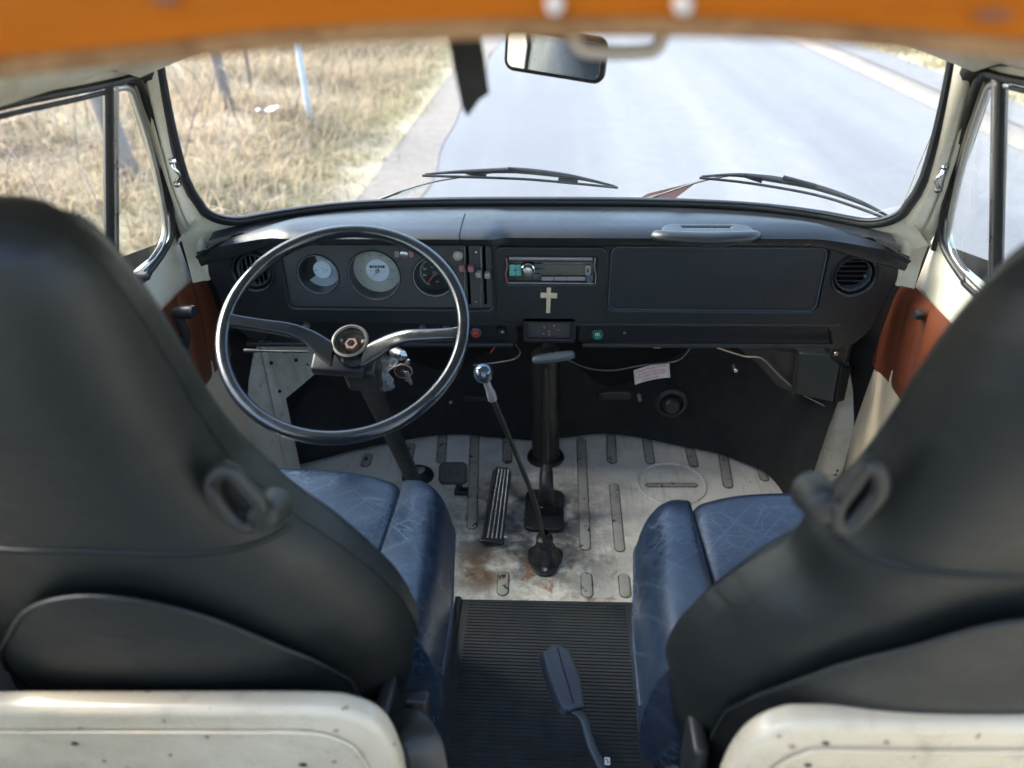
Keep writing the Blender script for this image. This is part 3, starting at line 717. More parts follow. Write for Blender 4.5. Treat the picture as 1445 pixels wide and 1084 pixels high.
# padded top: lofted section, hooded above the instruments
def sm(a, b, x): t = min(1, max(0, (x-a)/(b-a))); return t*t*(3-2*t)
def padrow(x):
    a = abs(x); e = sm(.50, .695, a); yb = wsY(min(a, .668), -.50)-.016-(0 if a < .668 else (a-.668)*1.6)
    hood = (sm(-.555, -.50, x)-sm(-.105, -.075, x)) if x < 0 else 0
    yn = min(1.398-.028*hood, yb-.035)-.0*e; yn = 1.398-.028*hood-.022*e; yn = min(yn, yb-.02)
    zt = -.501-.023*e+.003*hood; zn = -.510-.018*e+.006*hood; zb = -.531-.036*e+.010*hood
    e2 = sm(.640, .680, a); zb += .004*e2; zt -= .010*e2; zn = max(zn, zb+.008)
    L = [(yb+.02, zt-.018), (yb, zt-.008), (yb-.012, zt-.012), (yb-.02, zt-.012), (yb-.030, zt-.002)]
    ym = yb-.03
    for k in range(1, 6): f = k/6; L.append((ym+(yn+.016-ym)*f, zt-.002+.006*math.sin(f*PI)*(1-e)))
    L += [(yn+.010, zt-.003), (yn+.003, zt-.009), (yn, zn-.002), (yn+.001, zb+.008), (yn+.006, zb+.001), (yn+.014, zb), (yn+.035, zb+.004)]
    return [(x, y, z) for y, z in L]
xs = [-.674+1.348*i/112 for i in range(113)]
loft('padded_top', [padrow(x) for x in xs], 'dash_pad', dash)
for s in (-1, 1):
    c = [Vector(p) for p in padrow(s*.674)]; cen = sum(c, Vector())/len(c)
    mk('pad_end', c+[cen+Vector((s*.006, 0, 0))], [(i, i+1, len(c)) for i in range(len(c)-1)]+[(len(c)-1, 0, len(c))], 'dash_pad', dash)
# join line in the pad
pl_ = [Vector(p)+Vector((0, -.0006, .0006)) for p in padrow(D(651, 320)[0])[6:15]]; tube('pad_joint', pl_, .0012, 'hole', dash, 6)
# defroster strip
strip = [Vector((-.52+1.04*i/40, wsY(-.52+1.04*i/40, -.5)-.030, -.514)) for i in range(41)]
tube('defroster_strip', strip, .009, 'black', dash, 8, flat=.5, upref=(0, 0, 1))
for x0, x1 in ((-.245, -.12), (-.10, .13), (.02, .10), (.15, .30)):
    tube('defroster_slot', [Vector((x0+(x1-x0)*i/6, wsY(x0+(x1-x0)*i/6, -.5)-.040, -.5078)) for i in range(7)], .0022, 'hole' if x1-x0 > .1 else 'handle_grey', dash, 6)
seg('slot_peg', Vector((.012, 1.536, -.505)), Vector((.012, 1.530, -.512)), .0025, 'black', dash, 8)

# fascia with its openings
right_side = [(1168, 345), (1236, 352), (1272, 366), (1275, 377), (1262, 398), (1247, 428), (1236, 450), (1222, 470), (1205, 483), (1188, 488)]
rp = [D(*p) for p in right_side]
lp = [(-x, z) for x, z in rp]
outer = [(lp[0][0], rp[0][1])][:0]+[(x, z) for x, z in lp[::-1]]+rp
zt_ = -.528
fr_ = [D(1168, 460), D(1176, 466), D(1178, 490)]
fo = [(-.60, zt_)]+lp[1:]+[(-x, z) for x, z in fr_[::-1]]+[D(735, 459), D(738, 452), D(806, 452), D(809, 459)]+fr_+rp[::-1][:-1]+[(.60, zt_)]
cl = drect(398, 344, 698, 439, .016); rad = drect(711, 358, 845, 403, .010); gb = drect(856, 346, 1166, 442, .018)
vL = D(357, 383); vR = D(1205, 389)
plate('fascia', [fo, cl, rad, gb, circ(*vL, .047), circ(*vR, .047)], .030, .005, 'dash', dash, DM, 4)
plate('fascia_back', [[(-.66, -.535), (-.60, -.66), (-.50, -.735), (.56, -.75), (.62, -.66), (.665, -.54)]], .012, .002, 'hole', dash, DM @ Matrix.Translation((0, 0, -.060)))
# raised radio bay
plate('radio_bay', [[*drect(702, 350, 853, 452, .012)], drect(712, 359, 844, 402, .008)], .012, .004, 'dash', dash, DM @ Matrix.Translation((0, 0, .006)), 4)
# dark shelf strip under the fascia, split at the ashtray
for (x0, y0, x1, y1) in ((345, 460, 728, 487), (818, 461, 1178, 488)):
    o = plate('switch_strip', [drect(x0, y0, x1, y1, .006)], .010, .002, 'black', dash, DM @ Matrix.Translation((0, 0, -.014)))
    tube('strip_lip', [DV(x0+4, y1-2, 0)+Vector((0, -.002, 0)), DV(x1-4, y1-1, 0)+Vector((0, -.002, 0))], .0055, 'dash', dash, 10)
tube('strip_lip', [DV(812, 459)+Vector((0, .002, .002)), DV(1185, 461)+Vector((0, .002, .002))], .004, 'dash', dash, 8)
# glovebox lid
plate('glovebox_lid', [drect(860, 349.5, 1160, 438.5, .015)], .012, .0025, 'lid', dash, DM @ Matrix.Translation((0, 0, -.002)), 3)
tube('lid_piping', [DM @ Vector((x, z, -.0010)) for x, z in drect(860.5, 350, 1159.5, 438, .015)], .0014, 'handle_grey', dash, 6, closed=True)
# ashtray
plate('ashtray_frame', [drect(739, 448, 811, 481, .006), drect(743, 453, 806, 478, .004)], .014, .002, 'black', dash, DM @ Matrix.Translation((0, 0, .006)))
ash = plate('ashtray', [drect(744, 454, 805, 477.5, .003)], .010, .0015, 'cluster', dash, DM @ Matrix.Translation((0, 0, -.001)))
for px, py, l in ((768, 462, 3), (775, 468, 4), (782, 460, 3), (775, 473, 3), (788, 466, 2), (767, 471, 2)):
    a = D(px, py); plate('worn_spot', [[(a[0]+.0016*math.cos(k+px)*(1+.5*math.sin(3*k+py)), a[1]+.0009*l*math.sin(k+px)) for k in range(6)]], .0006, .0001, 'pink', ash, DM @ Matrix.Translation((0, 0, -.0002)))
loft('top_strip', [[(x, wsY(x, -.5)+y, z) for x in [-.655+.0262*i for i in range(51)]] for y, z in ((.004, -.5085), (-.012, -.5065), (-.04, -.513))], 'black', dash)
# grab handle on the pad
hc = [Vector((.0, 0, 0))]
xa, xb = .225, .385
ring = [(xa-.016, 1.404, -.506), (xa, 1.390, -.506), (xa+.04, 1.383, -.507), ((xa+xb)/2, 1.381, -.508), (xb-.04, 1.383, -.507), (xb, 1.390, -.506), (xb+.018, 1.406, -.506)]
rr = smoothpts(ring, 5); n_ = len(rr)
tube('grab_handle', rr, [.008+.011*math.sin(PI*min(1, max(0, k/(n_-1))))**.5 for k in range(n_)], 'dash_pad', dash, 14, flat=.75, upref=(0, 0, 1))
M_ = fr(((xa+xb)/2+.005, 1.414, -.4995), (1, 0, 0), (0, 1, .02))
plate('handle_collar', [rrect(0, -.006,   .160, .044, .020, 8), rrect(.0, .004, .104, .016, .007, 8)], .016, .007, 'dash_pad', dash, M_ @ Matrix.Translation((0, 0, .004)), 4)
plate('handle_slot', [rrect(.0, .004, .104, .020, .008, 8)], .004, .001, 'hole', dash, M_ @ Matrix.Translation((0, 0, -.001)))

# round air vents
def vent(c, vertical, label):
    T = thing('air_vent', label, 'vent', 'round dashboard vents', loc=(c[0], YD, c[1]))
    lathe('bezel', [(.045, -.016), (.0455, .001), (.0435, .004), (.040, .002), (.0375, -.008), (.036, -.018)], (0, 0, 0), (0, -1, 0), 'black', T, 40)
    lathe('ring', [(.0345, -.022), (.0355, -.004), (.0338, -.0015), (.032, -.005), (.0315, -.022)], (0, 0, 0), (0, -1, 0), 'handle_grey', T, 40)
    lathe('duct', [(.036, -.010), (.036, -.040), (.0001, -.042)], (0, 0, 0), (0, -1, 0), 'hole', T, 32)
    for k in range(6):
        t = -.0255+.0102*k; h_ = math.sqrt(.0325**2-t*t)
        Mx = Matrix.Translation((t, .010, 0)) @ Matrix.Rotation(math.radians(28), 4, 'Z') if vertical else Matrix.Translation((0, .010, t)) @ Matrix.Rotation(math.radians(-25), 4, 'X')
        sz = (.0016, .014, 2*h_) if vertical else (2*h_, .014, .0018)
        rbox('slat', sz, .0006, 'black' if not vertical else 'handle_grey', T, Mx, 1)
    rbox('slider_tab', (.006, .008, .006), .002, 'handle_grey', T, Matrix.Translation(((.022 if not vertical else .0), .002, (-.001 if not vertical else -.012))), 2)
    return T
vent(vL, True, 'round black dashboard vent with upright slats, left end behind the steering wheel')
vent(vR, False, 'round black dashboard vent with level slats at the right end beside the glovebox')

# instrument cluster
ic = thing('instrument_cluster', 'black grained instrument panel with three round gauges and heater levers', 'instrument panel')
CM = DM @ Matrix.Translation((0, 0, -.008))
g1 = D(449, 387.5, .008); g2 = D(528, 389, .008); g3 = D(612, 391, .008); R1, R2, R3 = .0415, .0525, .0415
slots = [drect(x0, 349, x1, 433, .0015, 2) for x0, x1 in ((657.5, 663), (680.5, 686.5))]
plate('faceplate', [drect(402, 348, 694, 435.5, .012), circ(*g1, R1), circ(*g2, R2), circ(*g3, R3)]+slots, .006, .0012, 'cluster', ic, CM)
tube('frame_lip', [CM @ Vector((x, z, 0)) for x, z in drect(400, 346.5, 696, 437, .014)], .0028, 'black', ic, 8, closed=True)
plate('cluster_back', [drect(400, 346, 696, 437, .012)], .002, .0004, 'hole', ic, CM @ Matrix.Translation((0, 0, -.034)))
def gauge(name, c, R, dial, depth=.026):
    o = Vector((c[0], YD+.008, c[1]))
    g = lathe(name, [(R+.0035, -.001), (R+.003, .0012), (R, .0008), (R-.0012, -.004), (R-.003, -depth)], o, (0, -1, 0), 'black', ic, 48)
    lathe('rim_ring', [(R+.0005, .0002), (R+.0012, .0018), (R-.0006, .0016)], o, (0, -1, 0), 'alu', g, 48)
    lathe('dial', [(R-.001, -depth), (.0001, -depth)], o, (0, -1, 0), dial, g, 48)
    return g, o+Vector((0, depth-.0008, 0))
def ticks(g, o, r0_, r1_, a0, a1, n, m='white_print', wd=.0005):
    V = []; F = []
    for k in range(n):
        a = math.radians(a0+(a1-a0)*k/(n-1)); d = Vector((math.cos(a), 0, math.sin(a))); s = Vector((-d.z, 0, d.x)); L = r0_-(.0016 if k % 5 == 0 else 0)
        i = len(V); V += [o+d*L-s*wd, o+d*r1_-s*wd, o+d*r1_+s*wd, o+d*L+s*wd]; F.append((i, i+1, i+2, i+3))
    mk('scale_marks', V, F, m, g, False, False)
def needle(g, o, ang, L, m, w0=.0013, tail=.0):
    a = math.radians(ang); d = Vector((math.cos(a), 0, math.sin(a))); s = Vector((-d.z, 0, d.x)); y = Vector((0, -.004, 0))
    V = [o+y-d*tail-s*w0, o+y+d*L-s*w0*.35, o+y+d*L+s*w0*.35, o+y-d*tail+s*w0]; V += [v+Vector((0, -.0012, 0)) for v in V]
    mk('needle', V, [(0, 1, 2, 3), (7, 6, 5, 4), (0, 4, 5, 1), (1, 5, 6, 2), (2, 6, 7, 3), (3, 7, 4, 0)], m, g, False)
def gtext(g, o, s, sz, dx, dz, m='white_print'):
    text('lettering', s, sz, m, g, fr(o+Vector((dx, -.0006, dz)), (1, 0, 0), (0, 0, 1)))
g, o = gauge('left_gauge', g1, R1, 'dial_black', .030)
fo_ = [(R1-.003)*math.cos(math.radians(a)) for a in (0,)]
plate('reflector', [[((R1-.0035)*math.cos(math.radians(a)), (R1-.0035)*math.sin(math.radians(a))) for a in range(-140, 112, 6)]+[(-.006, .012), (-.013, -.012)]], .001, .0002, 'foil', g, fr(o, (1, 0, 0), (0, 0, 1)) @ Matrix.Translation((0, 0, .002)))
lathe('gauge_disc', [(.0001, .006), (.0180, .0055), (.0195, .004), (.0195, .001)], o+Vector((.002, 0, 0)), (0, -1, 0), 'dial_white', g, 40)
lathe('gauge_hub', [(.0001, .004), (.004, .0035), (.006, .0)], o+Vector((.002, -.006, 0)), (0, -1, 0), 'dial_white', g, 24)
for dx in (-.011, .013): lathe('pin', [(.0001, .001), (.0016, .0006), (.0018, 0)], o+Vector((dx, -.006, 0)), (0, -1, 0), 'steel', g, 10)
g, o = gauge('speedometer', g2, R2, 'dial_grey', .030)
lathe('dial_disc', [(.0001, .0025), (.0245, .0024), (.025, .0005)], o+Vector((.0015, 0, 0)), (0, -1, 0), 'dial_white', g, 40)
ticks(g, o, .041, .0445, 225, -45, 31, 'grey_ink')
for i, a in enumerate(range(220, -41, -37)): r_ = .034; gtext(g, o, str(20*(i)+0 if i else '0'), .0065, r_*math.cos(math.radians(a)), r_*math.sin(math.radians(a)), 'grey_ink')
o2 = o+Vector((.0015, -.0028, 0))
plate('odometer_window', [rrect(0, .0085, .033, .0062, .0006, 2)], .0008, .0001, 'paper', g, fr(o2, (1, 0, 0), (0, 0, 1)))
for k in range(6): plate('odometer_digit', [rrect(-.0135+.0054*k, .0085, .0042, .0052, .0004, 1)], .0008, .0001, 'hole', g, fr(o2+Vector((0, -.0006, 0)), (1, 0, 0), (0, 0, 1))); 
gtext(g, o2+Vector((0, -.0012, 0)), '0 0 0 0 0 0', .0044, 0, .0085)
for dx in (-.014, .015): gtext(g, o2, '+', .006, dx, -.001, 'grey_ink')
needle(g, o2, 228, .032, 'needle_ivory', .0014); lathe('needle_hub', [(.0001, .006), (.004, .0055), (.0045, 0)], o2, (0, -1, 0), 'beige_plastic', g, 20)
g, o = gauge('fuel_gauge', g3, R3, 'dial_black', .024)
ticks(g, o, .029, .0325, 240, 95, 26); gtext(g, o, '10', .0075, -.008, .021); gtext(g, o, '5', .006, .005, .024)
gtext(g, o, '20', .007, -.0215, .008); gtext(g, o, '30', .007, -.0225, -.006); gtext(g, o, 'OIL  BAR', .0042, 0, .0125); gtext(g, o, '+', .008, .020, 0)
gtext(g, o, '12V', .0045, .003, -.020); gtext(g, o, 'V', .010, .022, -.011)
needle(g, o, 232, .026, 'needle_orange', .0016); lathe('needle_hub', [(.0001, .006), (.0055, .0055), (.0062, 0)], o, (0, -1, 0), 'handle_grey', g, 24)
for n_, c in (('gauge_glass', g2), ('gauge_glass', g3), ('gauge_glass', g1)):
    lathe(n_, [(.0001, 0), ((R2 if c is g2 else R1)-.002, 0)], (c[0], YD+.011, c[1]), (0, -1, 0), 'glass', ic, 40)
for px, py in ((410, 424), (671, 356), (671, 426)): lathe('screw', [(.0001, .003), (.003, .0025), (.0036, 0)], DV(px, py, .008), (0, -1, 0), 'chrome', ic, 14)
lathe('push_knob', [(.0001, .012), (.007, .011), (.0098, .008), (.0103, .003), (.009, 0)], DV(646.5, 359.5, .008), (0, -1, 0), 'knob_cream', ic, 28)
lathe('warning_lamp', [(.0001, .004), (.0065, .0035), (.0085, .002), (.009, 0)], DV(570, 359, .008), (0, -1, 0), 'alu', ic, 24)
for dx, m_ in ((-10, 'alu'), (10, 'pink')): plate('lamp_mark', [drect(570+dx-3, 355, 570+dx+3, 363, .002, 3, .008)], .0012, .0003, m_, ic, CM @ Matrix.Translation((0, 0, .001)))
for px, py, m_ in ((652, 378, 'pink'), (664.5, 378.5, 'pink'), (675.5, 386.5, 'beige_plastic'), (688, 388, 'beige_plastic')):
    p = DV(px, py, -.004); h = rbox('heater_lever', (.0115, .016, .0125), .003, m_, ic, Matrix.Translation(p) @ Matrix.Rotation(.1, 4, 'X'), 2)
for px in (656, 679): tube('slot_edge', [DV(px, 349, .0075), DV(px, 433, .0075)], .0010, 'alu', ic, 6)

# radio
ra = thing('car_radio', 'silver and black single-slot radio with a round chrome volume knob', 'radio')
RM = DM @ Matrix.Translation((0, 0, .004))
plate('sleeve', [drect(713.5, 360.5, 842, 401, .003), drect(717, 368, 838, 397, .002)], .030, .001, 'black', ra, RM)
plate('face', [drect(717, 366, 838, 397.5, .002)], .010, .001, 'screen', ra, RM @ Matrix.Translation((0, 0, -.004)))
rbox('top_strip', (.165, .006, .0065), .0015, 'radio_grey', ra, Matrix.Translation(DV(777, 365, -.004)), 2)
rbox('bottom_strip', (.172, .004, .0025), .001, 'radio_grey', ra, Matrix.Translation(DV(777, 399.5, -.004)), 2)
plate('display', [drect(768, 372, 822, 387, .001)], .003, .0005, 'screen', ra, RM @ Matrix.Translation((0, 0, .0)))
seg('display_edge', DV(768, 371.5, -.005), DV(822, 371.5, -.005), .0007, 'radio_grey', ra, 6)
for x0, x1 in ((719.5, 726.5), (728, 735)):
    for y0, y1 in ((373, 379.5), (381, 387.5)): plate('teal_button', [drect(x0, y0, x1, y1, .0015, 3)], .004, .0008, 'teal', ra, RM @ Matrix.Translation((0, 0, .001)))
kp = DV(745, 380, -.006)
lathe('knob_ring', [(.0135, .001), (.0138, .004), (.0118, .006), (.011, .001)], kp, (0, -1, 0), 'chrome', ra, 32)
lathe('volume_knob', [(.0001, .0155), (.007, .0155), (.0092, .0145), (.0102, .010), (.0108, .002), (.011, 0)], kp, (0, -1, 0), 'alu', ra, 32)
for x0, x1 in ((765, 781), (783, 800), (801.5, 818), (819, 825)): plate('preset_button', [drect(x0, 390, x1, 394.5, .0008, 2)], .004, .0008, 'radio_grey', ra, RM @ Matrix.Translation((0, 0, .001)))
for x0, y0, x1, y1 in ((754, 372, 765, 377), (754, 379, 765, 384), (754, 386, 760, 391)): plate('small_button', [drect(x0, y0, x1, y1, .0008, 2)], .003, .0006, 'handle_grey', ra, RM @ Matrix.Translation((0, 0, .0005)))
plate('round_switch', [drect(826, 374, 833, 387, .003, 4), drect(828.2, 377, 831, 384, .001, 3)], .004, .0006, 'radio_grey', ra, RM @ Matrix.Translation((0, 0, .001)))
plate('release_button', [drect(828, 387, 836, 397, .003, 4)], .005, .001, 'handle_grey', ra, RM @ Matrix.Translation((0, 0, .001)))
tube('bent_trim', [DV(714, 364, -.006), DV(716, 375, -.007), DV(713.5, 386, -.006), DV(716, 399, -.006)], .0013, 'pink', ra, 6)
tube('bent_trim', [DV(840, 364, -.006), DV(838.5, 376, -.007), DV(841, 388, -.006), DV(840, 400, -.006)], .0013, 'alu', ra, 6)

# cross
cx_ = thing('cross', 'small pale gilded cross fixed to the dashboard below the radio', 'cross')
rbox('upright', (.0088, .004, .0560), .0010, 'bone', cx_, Matrix.Translation(DV(774, 424, -.008)) @ Matrix.Rotation(math.radians(1.5), 4, 'Y'), 1)
rbox('crossbar', (.0335, .0046, .0110), .0010, 'bone', cx_, Matrix.Translation(DV(774.5, 417, -.0085)) @ Matrix.Rotation(math.radians(1.0), 4, 'Y'), 1)

# switches on the strip
for px, py, m_, r_, lab in ((672, 469.5, 'red_lens', .0085, 'red_hazard_knob'), (843, 472, 'green_lens', .0095, 'green_knob')):
    k = lathe(lab, [(.0001, .012), (r_*.7, .0118), (r_*.95, .0095), (r_, .006), (r_, .001), (r_*.8, -.008)], DV(px, py, .010), (0, -1, 0), m_, dash, 28)
    lathe('knob_ring', [(r_+.002, -.004), (r_+.003, .003), (r_+.0005, .005), (r_, 0)], DV(px, py, .010), (0, -1, 0), 'handle_grey', k, 28)
    for dx in (-.0032, 0, .0032): rbox('symbol_bar', (.0012, .0006, .0075), .0002, 'white_print' if m_ == 'green_lens' else 'pink', k, Matrix.Translation(DV(px, py, -.0022)+Vector((dx, 0, 0))), 1)
k = lathe('black_knob', [(.0001, .014), (.009, .0135), (.0115, .010), (.012, .002), (.010, -.006)], DV(708, 467, .010), (0, -1, 0), 'black', dash, 28)
text('knob_symbol', '+', .012, 'white_print', k, fr(DV(709, 469, -.0048), (1, .0, .1), (0, 0, 1)))
for px, py in ((596, 463), (630, 463), (432, 460)): lathe('small_switch', [(.0001, .010), (.005, .009), (.0075, .004), (.008, -.004)], DV(px, py, .006), (0, -1, 0), 'handle_grey' if px != 432 else 'alu', dash, 16)
lathe('small_bolt', [(.0001, .003), (.003, .002), (.0035, 0)], DV(881, 470, .010), (0, -1, 0), 'handle_grey', dash, 10)
seg('strip_clip', DV(922, 490.5, .004), DV(932, 490.5, .004), .0018, 'alu', dash, 8)

# ================================================================== STEERING
HC = Vector((-.326, 1.104, -.560)); al = math.radians(31.9)
WAx = Vector((0, math.sin(al), -math.cos(al)))             # down the column
WX = Vector((1, 0, -.053)).normalized(); WY = WAx.cross(WX).normalized()
if WY.y < 0: WY = -WY
sw = thing('steering_wheel', 'large thin-rimmed black two-spoke steering wheel with its horn cap missing', 'steering wheel')
tube('rim', [HC+.198*(WX*math.cos(a)+WY*math.sin(a)) for a in [2*PI*k/96 for k in range(96)]], .0112, 'wheel', sw, 18, closed=True)
hub = HC+WAx*.048
lathe('hub', [(.0265, .006), (.029, -.002), (.032, -.004), (.0335, .002), (.034, .016), (.032, .034), (.027, .055), (.024, .075)], hub, WAx, 'wheel', sw, 40)
mat['hubmetal'] = simple('grimy_hub_metal', (.13, .12, .10), .5, .4, .4, 80)
hb = lathe('hub_cup', [(.0265, .006), (.0255, .018), (.016, .020), (.0001, .020)], hub, WAx, 'hubmetal', sw, 40)
lathe('cup_rim', [(.0262, -.003), (.0285, -.006), (.0318, -.0045), (.033, .0), (.0262, .006)], hub, WAx, 'hubmetal', sw, 40)
rust = paint('rusty_nut', (.28, .17, .14), .7); mat['rustnut'] = rust
nutv = []; 
nb = lathe('hub_nut', [(.0075, .020), (.0125, .019), (.0125, .007), (.011, .004), (.007, .004), (.0065, .010)], hub, WAx, 'rustnut', sw, 6); 
for p_ in nb.data.polygons: p_.use_smooth = False
lathe('shaft_tip', [(.0001, .004), (.0035, .0045), (.0055, .006), (.006, .012)], hub, WAx, 'hole', sw, 16)
for a in (20, 160, 250, 320):
    q = hub+WAx*.010+(WX*math.cos(math.radians(a))+WY*math.sin(math.radians(a)))*.020; lathe('cup_stud', [(.0001, -.004), (.003, -.003), (.0035, .008)], q, WAx, 'beige_plastic' if a < 200 else 'hole', sw, 10)
def spoke(s):
    """flat pressed spoke: wide at the hub, cranked, narrowing toward the rim"""
    pts = [(.026, -.020, .050, .022), (.055, -.004, .043, .020), (.075, .006, .036, .0150), (.100, .010, .026, .0125), (.140, .008, .014, .0110), (.172, .006, .004, .0110), (.188, .006, .0, .0125), (.197, .006, .0, .015)]
    rows = []
    P = smoothpts([Vector((a, b, c)) for a, b, c, d in pts], 4); W_ = smoothpts([Vector((d, 0, 0)) for a, b, c, d in pts], 4)
    for p, w_ in zip(P, W_):
        o = HC+WX*(s*p.x)+WY*(p.y-.006)+WAx*p.z; row = []
        for k in range(16):
            a = 2*PI*k/16; ca, sa = math.cos(a), math.sin(a)
            row.append(o+WY*(np.sign(ca)*abs(ca)**.6*w_.x)+WAx*(np.sign(sa)*abs(sa)**.6*.0065))
        rows.append(row)
    loft('spoke', rows, 'wheel', sw, closed_u=True)
spoke(-1); spoke(1)
stc = thing('steering_column', 'sooty black steering column running down to the floor with indicator stalk', 'column')
top = hub+WAx*.055
tube('column_tube', [top, hub+WAx*.10, hub+WAx*.12, hub+WAx*.30, hub+WAx*.60, Vector((hub.x, hub.y, hub.z))+WAx*.735], [.027, .027, .0215, .020, .019, .019], 'shaft', stc, 20)
rbox('switch_shroud', (.092, .046, .024), .006, 'black', stc, fr(hub+WAx*.052-WX*.030-WY*.014, WX, WY), 3)
rbox('shroud_lower', (.060, .060, .075), .012, 'shaft', stc, fr(hub+WAx*.100, WX, WY), 3)
rbox('clamp', (.045, .03, .03), .006, 'shaft', stc, fr(hub+WAx*.145+WX*.004, WX, WY), 2)
a = hub+WAx*.045-WX*.085; tip = at(345, 495, Y=a.y+.010)
stk = tube('indicator_stalk', [a, a.lerp(tip, .45), a.lerp(tip, .8), a.lerp(tip, .86), tip], [.0022, .0022, .0022, .0038, .0040], 'black', stc, 10)
fb = Vector((hub.x, hub.y, hub.z))+WAx*.735
fb.y += .03
lathe('floor_grommet', [(.042, 0), (.040, -.006), (.030, -.012), (.020, -.022)], (fb.x, fb.y, -1.215), (0, 0, -1), 'rubber', stc, 24)
bpy.data.objects['floor_grommet'].scale = (1, 1, 1)
# ignition switch and keys
ig = thing('ignition_keys', 'keys with an orange-edged fob hanging in the ignition below the right spoke', 'keys')
p = at(566, 501, Y=1.19)
lathe('lock_barrel', [(.0001, -.006), (.009, -.005), (.0105, .0), (.0105, .030)], p, (-.5, .7, -.2), 'steel', ig, 24)
p2 = at(572, 512, Y=1.175); p3 = at(569, 524, Y=1.172)
tube('key_ring', [p3+Vector((.016*math.cos(a), 0, .0135*math.sin(a))) for a in [2*PI*k/28 for k in range(28)]], .0012, 'needle_orange' if 0 else 'rustnut', ig, 6, closed=True)
plate('key_fob', [circ(0, 0, .0145, 24), circ(0, .008, .003, 10)], .003, .0008, 'shaft', ig, fr(p3+Vector((.001, .001, 0)), (1, .1, 0), (0, .1, 1)))
kd = (at(581, 542, Y=1.172)-at(573, 524, Y=1.170)); k0 = at(573, 524, Y=1.169)
plate('key', [[(-.0035, 0), (.0035, 0), (.0035, .012), (.0018, .014), (.003, .017), (.0016, .020), (.003, .023), (.0018, .0275), (0, .030), (-.003, .028), (-.0035, .020)]], .0018, .0004, 'alu', ig, fr(k0, Vector((-kd.z, 0, kd.x)), kd))
kd = (at(570, 540, Y=1.176)-at(562, 524, Y=1.174)); k1 = at(568, 522, Y=1.174)
plate('key', [[(-.003, 0), (.003, 0), (.003, .012), (.0016, .016), (.0028, .019), (0, .026), (-.003, .024)]], .0018, .0004, 'steel', ig, fr(k1, Vector((-kd.z, 0, kd.x)), kd))
for px, py, r_ in ((561, 503, .006), (571, 505, .0055), (575, 511, .005)): lathe('key_bow', [(.0001, .0), (r_, .001), (r_, .003), (.0001, .004)], at(px, py, Y=1.172), (.2, 1, .1), 'chrome', ig, 16)
rows = []
for i in range(13):
    z = 1-i/12; c0 = at(541+4*math.sin(i), 505+i*3.6, Y=1.21); wv = .016+.008*math.sin(i*.7)
    rows.append([c0+Vector((wv*math.cos(2*PI*k/18)+.003*math.sin(k*2.3+i*1.7), .010*math.sin(2*PI*k/18)+.003*math.sin(k*3.1+i), .002*math.sin(k*1.9+i*2.2))) for k in range(18)])
o = loft('plastic_wrap', rows, 'film', None, closed_u=True); tag(o, 'crumpled clear plastic film wrapped round the ignition switch beside the keys', 'plastic film')

# ================================================================== HAND BRAKE, GEAR LEVER, PEDALS
hbk = thing('handbrake', 'umbrella-style slate handbrake handle on its black tube below the ashtray', 'handbrake')
a = at(751, 509, Y=1.37); b = at(811, 500, Y=1.37)
P = smoothpts([a, a.lerp(b, .12)+Vector((0, 0, .001)), a.lerp(b, .5), a.lerp(b, .88), b], 4); n_ = len(P)
tube('handle', P, [.0115*math.sin(PI*min(.97, max(.03, (k+.6)/(n_+.2))))**.38 for k in range(n_)], 'handle_grey', hbk, 18, flat=.9)
mid = a.lerp(b, .45)
tube('handle_rod', [mid, mid+Vector((0, .04, .002)), at(773, 478, Y=1.50)], .0075, 'black', hbk, 12)
lathe('rod_collar', [(.0001, -.003), (.010, -.002), (.013, .004), (.013, .012)], at(772, 493, Y=1.41), (0, 1, .1), 'shaft', hbk, 18)
stt = Vector((.004, 1.60, -.74)); stb = Vector((.004, 1.60, -1.213)); 
tt = at(770, 500, Y=1.58); tb = at(770, 645, Z=-1.213)
tube('main_tube', [tt, tt.lerp(tb, .55), tt.lerp(tb, .56), tb], [.034, .034, .036, .036], 'shaft', hbk, 28)
lathe('tube_flange', [(.050, 0), (.048, .006), (.038, .010)], tb, (0, 0, 1), 'shaft', hbk, 28)
r0_ = at(771, 520, Y=1.50); r1_ = at(771, 660, Y=1.44); r2_ = at(771, 693, Z=-1.13)
tube('brake_rod', [r0_, r1_], .0065, 'shaft', hbk, 12)
r3 = at(770, 728, Z=-1.205)
tube('rod_boot', smoothpts([at(772, 655, Y=1.43), at(771, 668, Y=1.42), at(771, 690, Y=1.39), at(770, 712, Z=-1.19), at(770, 726, Z=-1.20)], 4), [.008, .011, .013, .0145, .0155, .016, .0165, .017, .017, .018, .0185, .020, .022, .024, .025, .025, .024], 'rubber', hbk, 18)
c = at(768, 722, Z=-1.213)
plate('base_pad', [rrect(0, 0, .088, .142, .018, 6)], .010, .003, 'rubber', hbk, fr((c.x, c.y, -1.203), (1, 0, 0), (0, 1, 0)))

